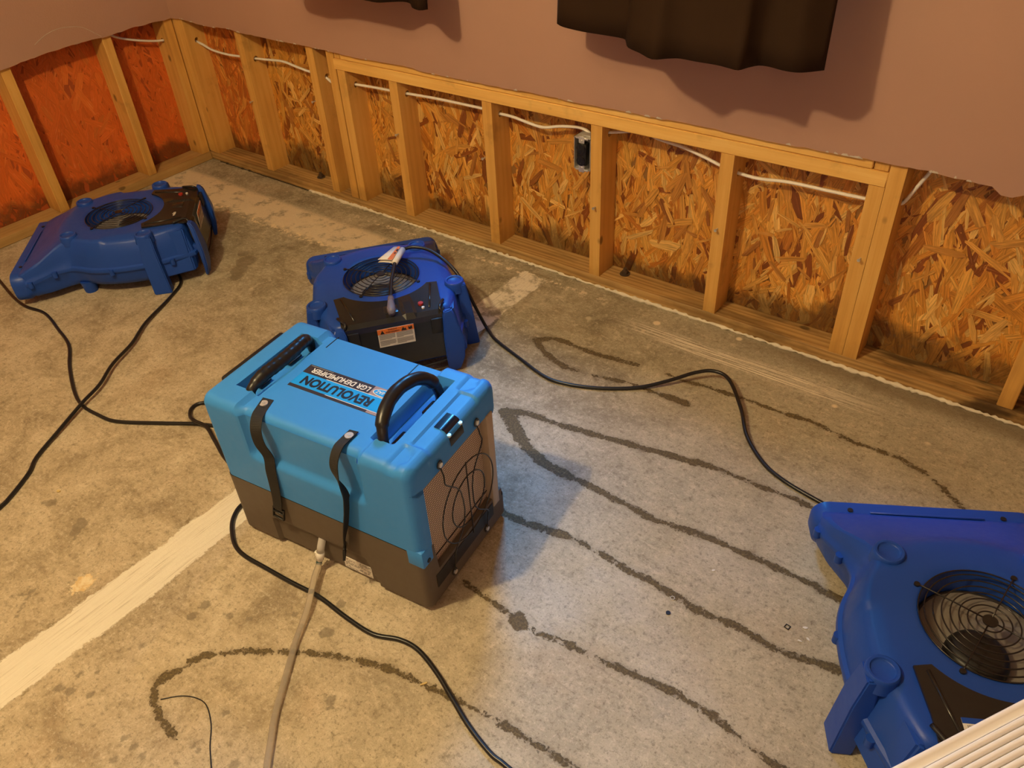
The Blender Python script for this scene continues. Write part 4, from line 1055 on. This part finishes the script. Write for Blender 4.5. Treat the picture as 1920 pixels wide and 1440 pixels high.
strap('strap', [(.0945, -.098, .3985), (.094, -.125, .3985), (.0955, -.150, .397), (.098, -.171, .375), (.100, -.174, .338), (.103, -.166, .29), (.098, -.166, .25), (.086, -.168, .20), (.076, -.172, .155), (.070, -.174, .125)], SW, lambda s: .18 + 1.25 * float(sstep(.35, .62, s)) - .55 * float(sstep(.75, 1, s)))
for px in (-.122, .0955):
    d_ = disc('rivet', (px, -.114, .3998), .0088, .003, M_CHROME, DH, 24); disc('rivet_eye', (px, -.114, .4016), .0035, .0016, M_STEEL, DH, 14)
def buckle(c, rz, ry):
    b = empty('buckle'); b.parent = DH; b.location = c; b.rotation_euler = (math.radians(-10), ry, rz)
    bm = bmesh.new(); add_box(bm, (-.016, -.003, -.014), (-.0125, .003, .012), .001, 1); add_box(bm, (.0125, -.003, -.014), (.016, .003, .012), .001, 1); add_box(bm, (-.016, -.003, -.0165), (.016, .003, -.0125), .001, 1); add_box(bm, (-.016, -.003, .0085), (.016, .003, .0125), .001, 1); add_box(bm, (-.0155, -.0035, -.001), (.0155, .0035, .002), .001, 1)
    mkbm('buckle_frame', bm, M_BLK, b, True, 40)
    return b
buckle((-.113, -.168, .136), 0, .12); buckle((.068, -.174, .116), -.9, -.30)
# top label
ZL = TOP - .009 + .0006
def patch(name, x0, x1, y0, y1, mat, par, dz=0.0): return mk(name, [(x0, y0, ZL + dz), (x1, y0, ZL + dz), (x1, y1, ZL + dz), (x0, y1, ZL + dz)], [(0, 1, 2, 3)], mat, par)
tlb = box('top_label', (-.124, -.0425, TOP - .0095), (.110, .034, ZL), M_LDARK, DH); tlb['label'] = 'charcoal and cyan printed label on top'
patch('label_band', -.1235, .110, -.0345, .0055, M_LBLUE, tlb, .0003); patch('label_line', -.06, .110, .0055, .0068, M_WHITE, tlb, .0004); patch('label_line', -.03, .110, -.0358, -.0345, M_WHITE, tlb, .0004)
patch('label_corner', .048, .088, .0068, .034, M_LPINK, tlb, .0003); patch('label_corner', .078, .110, -.0425, -.0358, M_LPINK, tlb, .0003)
def oval(name, cx, cy, a, b, mat, dz): return mk(name, [(cx + a * math.cos(t_), cy + b * math.sin(t_), ZL + dz) for t_ in np.linspace(0, 2 * math.pi, 32, endpoint=False)], [tuple(range(32))], mat, tlb)
oval('logo_oval', .079, .0195, .027, .0108, M_WHITE, .0006); oval('logo_oval', .079, .0195, .025, .0092, M_LBLUE, .0008)
R180 = Matrix.Rotation(math.pi, 4, 'Z')
text('lettering', 'DRI-EAZ', .040, .0085, M_WHITE, tlb, Matrix.Translation((.079, .0195, ZL + .0011)) @ R180, .02, .15)
text('lettering', 'LGR DEHUMIDIFIER', .152, .0150, M_WHITE, tlb, Matrix.Translation((-.032, .0185, ZL + .0006)) @ R180, .025, .12)
text('lettering', 'REVOLUTION', .178, .0270, M_INK, tlb, Matrix.Translation((-.0165, -.0150, ZL + .0006)) @ R180, .045, .0)
mk('small_print', [(-.120, .0295, ZL + .0006), (-.060, .0295, ZL + .0006), (-.060, .0312, ZL + .0006), (-.120, .0312, ZL + .0006)], [(0, 1, 2, 3)], M_GREY_INK, tlb)
# rating label in the base recess
rl = box('rating_label', (.030, HYN + .0076, .0165), (.106, HYN + .0092, .0525), M_WHITE, DH, .0004, 1)
rr = random.Random(5); V = []; F = []
for k in range(8):
    z = .0472 - k * .0040; x = .034
    while x < .103:
        w_ = rr.uniform(.004, .014)
        if rr.random() < .75:
            i = len(V); hh = .0021 if k not in (0, 6) else .003; V += [(x, HYN + .0074, z), (min(x + w_, .104), HYN + .0074, z), (min(x + w_, .104), HYN + .0074, z + hh), (x, HYN + .0074, z + hh)]; F.append((i, i + 1, i + 2, i + 3))
        x += w_ + .0025
mk('small_print', V, F, M_GREY_INK, rl)
# drain outlet on the near side
dr = empty('drain_fitting'); dr.parent = DH
tube('braided_sleeve', [(-.018, -.142, .092), (-.018, -.152, .084), (-.0195, -.160, .066), (-.021, -.165, .051)], .0085, M_SLEEVE, dr, 16)
tube('white_coupling', [(-.021, -.1645, .052), (-.0222, -.1675, .041), (-.0235, -.170, .030)], [.0098, .0096, .0085], M_WHITE, dr, 18); box('latch', (-.035, -.171, .036), (-.030, -.163, .050), M_WHITE, dr, .001)
tube('teal_collar', [(-.0236, -.1702, .0300), (-.0258, -.174, .0200)], .0068, M_TEAL, dr, 16)
tube('drain_boss', [(-.018, -.134, .096), (-.018, -.146, .088)], .013, M_TAUPE, dr, 16)

# ================================================================== HOSE AND CORDS
hose = tube('drain_hose', [(2.1723, -1.3330, .0225), (2.176, -1.342, .021), (2.190, -1.364, .0225), (2.2125, -1.395, .0195), (2.232, -1.423, .015), (2.250, -1.455, .0105), (2.272, -1.495, .0075), (2.298, -1.533, .0068), (2.33, -1.579, .0068), (2.36, -1.622, .0068), (2.394, -1.661, .0068), (2.427, -1.698, .0068), (2.461, -1.731, .0068), (2.52, -1.80, .0068), (2.60, -1.98, .0068), (2.68, -2.4, .0068), (2.72, -3.0, .0068)], .0066, M_HOSE, None, 14, False, 6)
tag(hose, 'clear vinyl drain hose running from the dehumidifier towards the viewer', 'hose')
def cord(label, P, r=.0052): return tag(tube('power_cord', P, r, M_RUB, None, 9, False, 6), label, 'cord')
Zc = .0050
cordA = cord('black cord from the left edge past the left fan to the dehumidifier', [(x, y, z) for x, y, z in [(.12, -1.09, Zc), (.246, -1.109, Zc), (.399, -1.137, Zc), (.505, -1.145, Zc), (.604, -1.131, Zc), (.736, -1.157, Zc), (.853, -1.186, Zc), (.963, -1.246, Zc), (1.087, -1.302, Zc), (1.169, -1.325, Zc), (1.248, -1.323, Zc), (1.321, -1.309, Zc), (1.428, -1.246, Zc), (1.506, -1.197, Zc), (1.56, -1.170, Zc), (1.66, -1.125, Zc), (1.79, -1.10, .012), (1.900, -1.125, .045)]])
cordL = cord('short loop of black cord bulging out behind the dehumidifier left end', [(1.893, -1.245, .040), (1.80, -1.250, .012), (1.70, -1.232, Zc), (1.62, -1.205, .0075), (1.562, -1.187, .0145), (1.515, -1.191, .0162), (1.479, -1.181, .008), (1.452, -1.160, Zc), (1.448, -1.136, Zc), (1.468, -1.115, Zc), (1.53, -1.075, Zc), (1.65, -1.02, Zc), (1.80, -1.01, .012), (1.902, -1.050, .040)])
cordB = cord('black cord from the left fan running diagonally to the left edge', [(.70, -.70, Zc), (.825, -.752, Zc), (.884, -.837, Zc), (.958, -.978, .010), (1.029, -1.072, .013), (1.081, -1.169, .016), (1.143, -1.251, .0165), (1.1755, -1.3225, .0155), (1.228, -1.43, .009), (1.271, -1.513, Zc), (1.313, -1.557, Zc), (1.357, -1.628, Zc), (1.371, -1.662, Zc), (1.40, -1.76, Zc), (1.45, -2.05, Zc), (1.62, -2.5, Zc), (1.8, -3.0, Zc)])
cordC = cord('black cord curling from under the dehumidifier under the clear hose to the bottom edge', [(1.897, -1.185, .02), (1.889, -1.225, .008), (1.876, -1.275, Zc), (1.868, -1.315, Zc), (1.886, -1.352, Zc), (1.918, -1.38, Zc), (1.958, -1.402, Zc), (2.001, -1.409, Zc), (2.07, -1.404, Zc), (2.143, -1.398, Zc), (2.227, -1.389, Zc), (2.312, -1.392, Zc), (2.387, -1.389, Zc), (2.441, -1.367, Zc), (2.489, -1.363, Zc), (2.553, -1.38, Zc), (2.615, -1.405, Zc), (2.673, -1.428, Zc), (2.736, -1.445, Zc), (2.773, -1.447, Zc), (2.86, -1.46, Zc), (2.97, -1.55, Zc), (3.02, -1.80, Zc), (2.96, -2.3, Zc), (2.9, -3.0, Zc)])
cordD = cord('black cord from the middle fan top across the floor to the right fan', [(1.793, -.669, .2125), (1.760, -.632, .2165), (1.726, -.594, .2185), (1.695, -.552, .222), (1.668, -.515, .2245), (1.649, -.470, .2255), (1.641, -.449, .227), (1.662, -.425, .230), (1.706, -.409, .226), (1.767, -.411, .212), (1.820, -.418, .188), (1.856, -.424, .150), (1.880, -.421, .10), (1.888, -.406, .05), (1.896, -.395, .012), (1.915, -.403, Zc), (1.966, -.432, Zc), (2.083, -.468, Zc), (2.19, -.498, Zc), (2.259, -.493, Zc), (2.344, -.46, Zc), (2.435, -.401, .007), (2.500, -.337, .018), (2.548, -.282, .030), (2.590, -.252, .034), (2.640, -.262, .032), (2.713, -.345, .022), (2.766, -.424, .012), (2.836, -.485, Zc), (2.903, -.516, Zc), (2.986, -.533, Zc), (3.06, -.545, Zc), (3.16, -.58, Zc)])
# folded warning tag and clear plug on that cord
def tagmesh():
    c0, c1 = Vector((1.672, -.522, .2255)), Vector((1.640, -.452, .2275)); u = (c1 - c0).normalized(); side = Vector((u.y, -u.x, 0)) * -1
    up = Vector((0, 0, 1)); return c0, c1, u, side, up
c0, c1, u_, sd_, up_ = tagmesh()
tube('tag_roll', [c0, c1], .0092, M_WHITE, cordD, 14)
V = []; n_ = 6
for k in range(n_ + 1):
    s = k / n_; 
    for e in (0, 1):
        p = (c0 if e == 0 else c1) + sd_ * (.006 + s * .046 * (1.0 if e == 0 else .48)) + up_ * (.0088 + .002 * math.sin(s * 2.6) - .002 * s); V.append(p)
F = [(2 * k, 2 * k + 1, 2 * k + 3, 2 * k + 2) for k in range(n_)]
tg = mk('warning_tag', V, F, M_WHITE, cordD, True); md = tg.modifiers.new('thick', 'SOLIDIFY'); md.thickness = .0012
lo = [p + up_ * .0011 for p in V]
og = mk('tag_stripe', [lo[0], lo[1], lo[3], lo[2], lo[5], lo[4]], [(0, 1, 2, 3), (3, 2, 4, 5)], M_ORANGE, cordD, True)
V2 = [p - up_ * .009 for p in V]; tg2 = mk('tag_underside', V2, F, M_WHITE, cordD, True); md = tg2.modifiers.new('thick', 'SOLIDIFY'); md.thickness = .0012
q = [lo[2] * .6 + lo[3] * .4, lo[2] * .45 + lo[3] * .55, lo[0] * .5 + lo[1] * .5]; mk('hazard_symbol', [p + up_ * .0012 for p in q], [(0, 1, 2)], M_INK, cordD)
q = [lo[2] * .35 + lo[3] * .65, lo[2] * .2 + lo[3] * .8, lo[0] * .25 + lo[1] * .75, lo[0] * .4 + lo[1] * .6]; mk('hazard_symbol', [p + up_ * .0012 for p in q], [(0, 1, 2, 3)], M_INK, cordD)
tube('plug_body', [(1.784, -.658, .2150), (1.792, -.666, .2150), (1.796, -.671, .2155), (1.826, -.700, .2165), (1.832, -.706, .2165), (1.842, -.715, .2155)], [.0095, .0100, .0088, .0125, .0120, .0085], M_PLUG, cordD, 12)
tube('plug_core', [(1.796, -.671, .2155), (1.834, -.707, .2160)], .0058, plain('plug_core_teal', (.02, .10, .16), .3), cordD, 8)

# ================================================================== SMALL DEBRIS
def chip(name, c, L, W, rz, mat, label, cat, h=.0014):
    pts = []
    for k in range(7):
        a = 2 * math.pi * k / 7; pts.append((L / 2 * math.cos(a) * random.uniform(.75, 1.1), W / 2 * math.sin(a) * random.uniform(.75, 1.1)))
    o = prism(name, pts, 0.0, h, mat); o.location = (c[0], c[1], .0003); o.rotation_euler = (0, 0, rz); return tag(o, label, cat)
M_FLAKE = plain('plaster_white', (.80, .76, .70), .8); M_CHIP = plain('wood_chip', (.66, .50, .20), .7)
chip('plaster_flake', (3.092, -.876), .011, .006, .4, M_FLAKE, 'white plaster flake beside the right fan, upper one of three', 'debris')
chip('plaster_flake', (3.106, -.898), .009, .005, -.6, M_FLAKE, 'small white curved plaster flake beside the right fan, middle of three', 'debris')
chip('plaster_flake', (3.094, -.911), .010, .004, .1, M_FLAKE, 'white plaster sliver beside the right fan, lowest of three', 'debris')
chip('plaster_flake', (2.880, -.849), .009, .006, .9, M_FLAKE, 'white plaster flake on the floor between two adhesive tracks', 'debris')
chip('wood_chip', (1.437, -1.545), .012, .007, .3, M_CHIP, 'yellow wood chip beside the black diagonal cord, near two dark drops', 'debris', .003)
chip('wood_chip', (2.545, -1.411), .016, .004, 1.0, M_CHIP, 'thin wood splinter lying on the curved adhesive track', 'debris', .003)
nut = tube('square_nut', [(3.062 + dx, -.894 + dy, .0012) for dx, dy in ((-.005, -.004), (.004, -.005), (.005, .004), (-.004, .005))], .0012, M_INK, None, 6, True); tag(nut, 'tiny black square ring on the floor left of the right fan', 'debris')
blk = disc('black_button', (2.852, -1.000, .0012), .0048, .0022, M_INK, None, 18); tag(blk, 'tiny round black disc on the pale floor right of the dehumidifier', 'debris')
rg = tube('small_ring', [(2.842 + .0042 * math.cos(a), -.962 + .0042 * math.sin(a), .001) for a in np.linspace(0, 2 * math.pi, 16, endpoint=False)], .0009, M_STEEL, None, 6, True); tag(rg, 'tiny pale ring on the floor above the black disc', 'debris')
th_ = tube('thread', [(x, y, .0014) for x, y in [(2.148, -1.73), (2.175, -1.702), (2.205, -1.687), (2.234, -1.686), (2.273, -1.705), (2.306, -1.732), (2.345, -1.758), (2.39, -1.79)]], .0011, M_RUB, None, 6, False, 6); tag(th_, 'thin dark thread curling on the floor at the lower left', 'thread')

# ================================================================== RIBBED CREAM PANEL (lower right, near the viewer)
RB = empty('ribbed_box', (3.279, -1.503, 0), math.radians(59.7)); tag(RB, 'cream box with parallel ribbed top, cut off by the lower right corner', 'box')
ZT = .70; X0, X1, DEP = -.17, .185, .27
box('box_body', (X0 + .004, -DEP + .004, 0), (X1 - .004, -.004, ZT - .014), M_CREAM, RB, .004)
prof = [(0.0, -.014), (0.0, -.001), (-.0006, .0), (-.0026, .0004), (-.0048, -.0006), (-.0078, -.0030), (-.0105, -.0030)]
rimp = prof; V = []
V = [(X0, y, ZT + z) for y, z in rimp] + [(X1, y, ZT + z) for y, z in rimp] ; n_ = len(rimp)
F = [(i, i + 1, n_ + i + 1, n_ + i) for i in range(n_ - 1)]
lid = mk('lid_rim', V, F, M_CREAM, RB, True); 
box('lid_deck', (X0, -DEP, ZT - .016), (X1, -.0095, ZT - .0052), M_CREAM, RB)
rp = .0066; y = -.0105; k = 0; rib_me = None
pr_ = [(a_ * .66, b_) for a_, b_ in ((.0, -.0052), (-.0006, -.0030), (-.0016, -.0010), (-.0030, -.0003), (-.0055, -.0002), (-.0078, -.0007), (-.0088, -.0018), (-.0096, -.0034), (-.0100, -.0052))]
V = [(X0, a, b) for a, b in pr_] + [(X1, a, b) for a, b in pr_]; n_ = len(pr_)
rib_me = bpy.data.meshes.new('rib'); rib_me.from_pydata(V, [], [(i, i + 1, n_ + i + 1, n_ + i) for i in range(n_ - 1)]); rib_me.update(); rib_me.polygons.foreach_set('use_smooth', [True] * len(rib_me.polygons)); rib_me.materials.append(M_CREAM)
while y > -DEP + .012:
    o = bpy.data.objects.new('rib', rib_me); COL.objects.link(o); o.parent = RB; o.location = (0, y, ZT); y -= rp

# ================================================================== ceiling fixture above the view
fx = empty('ceiling_light', (BULB[0], BULB[1], RZ)); tag(fx, 'bare ceiling bulb holder out of view above the room', 'lamp')
disc('canopy', (0, 0, -.012), .065, .024, M_VINYL, fx, 32); disc('bulb_socket', (0, 0, -.065), .022, .09, M_VINYL, fx, 24)
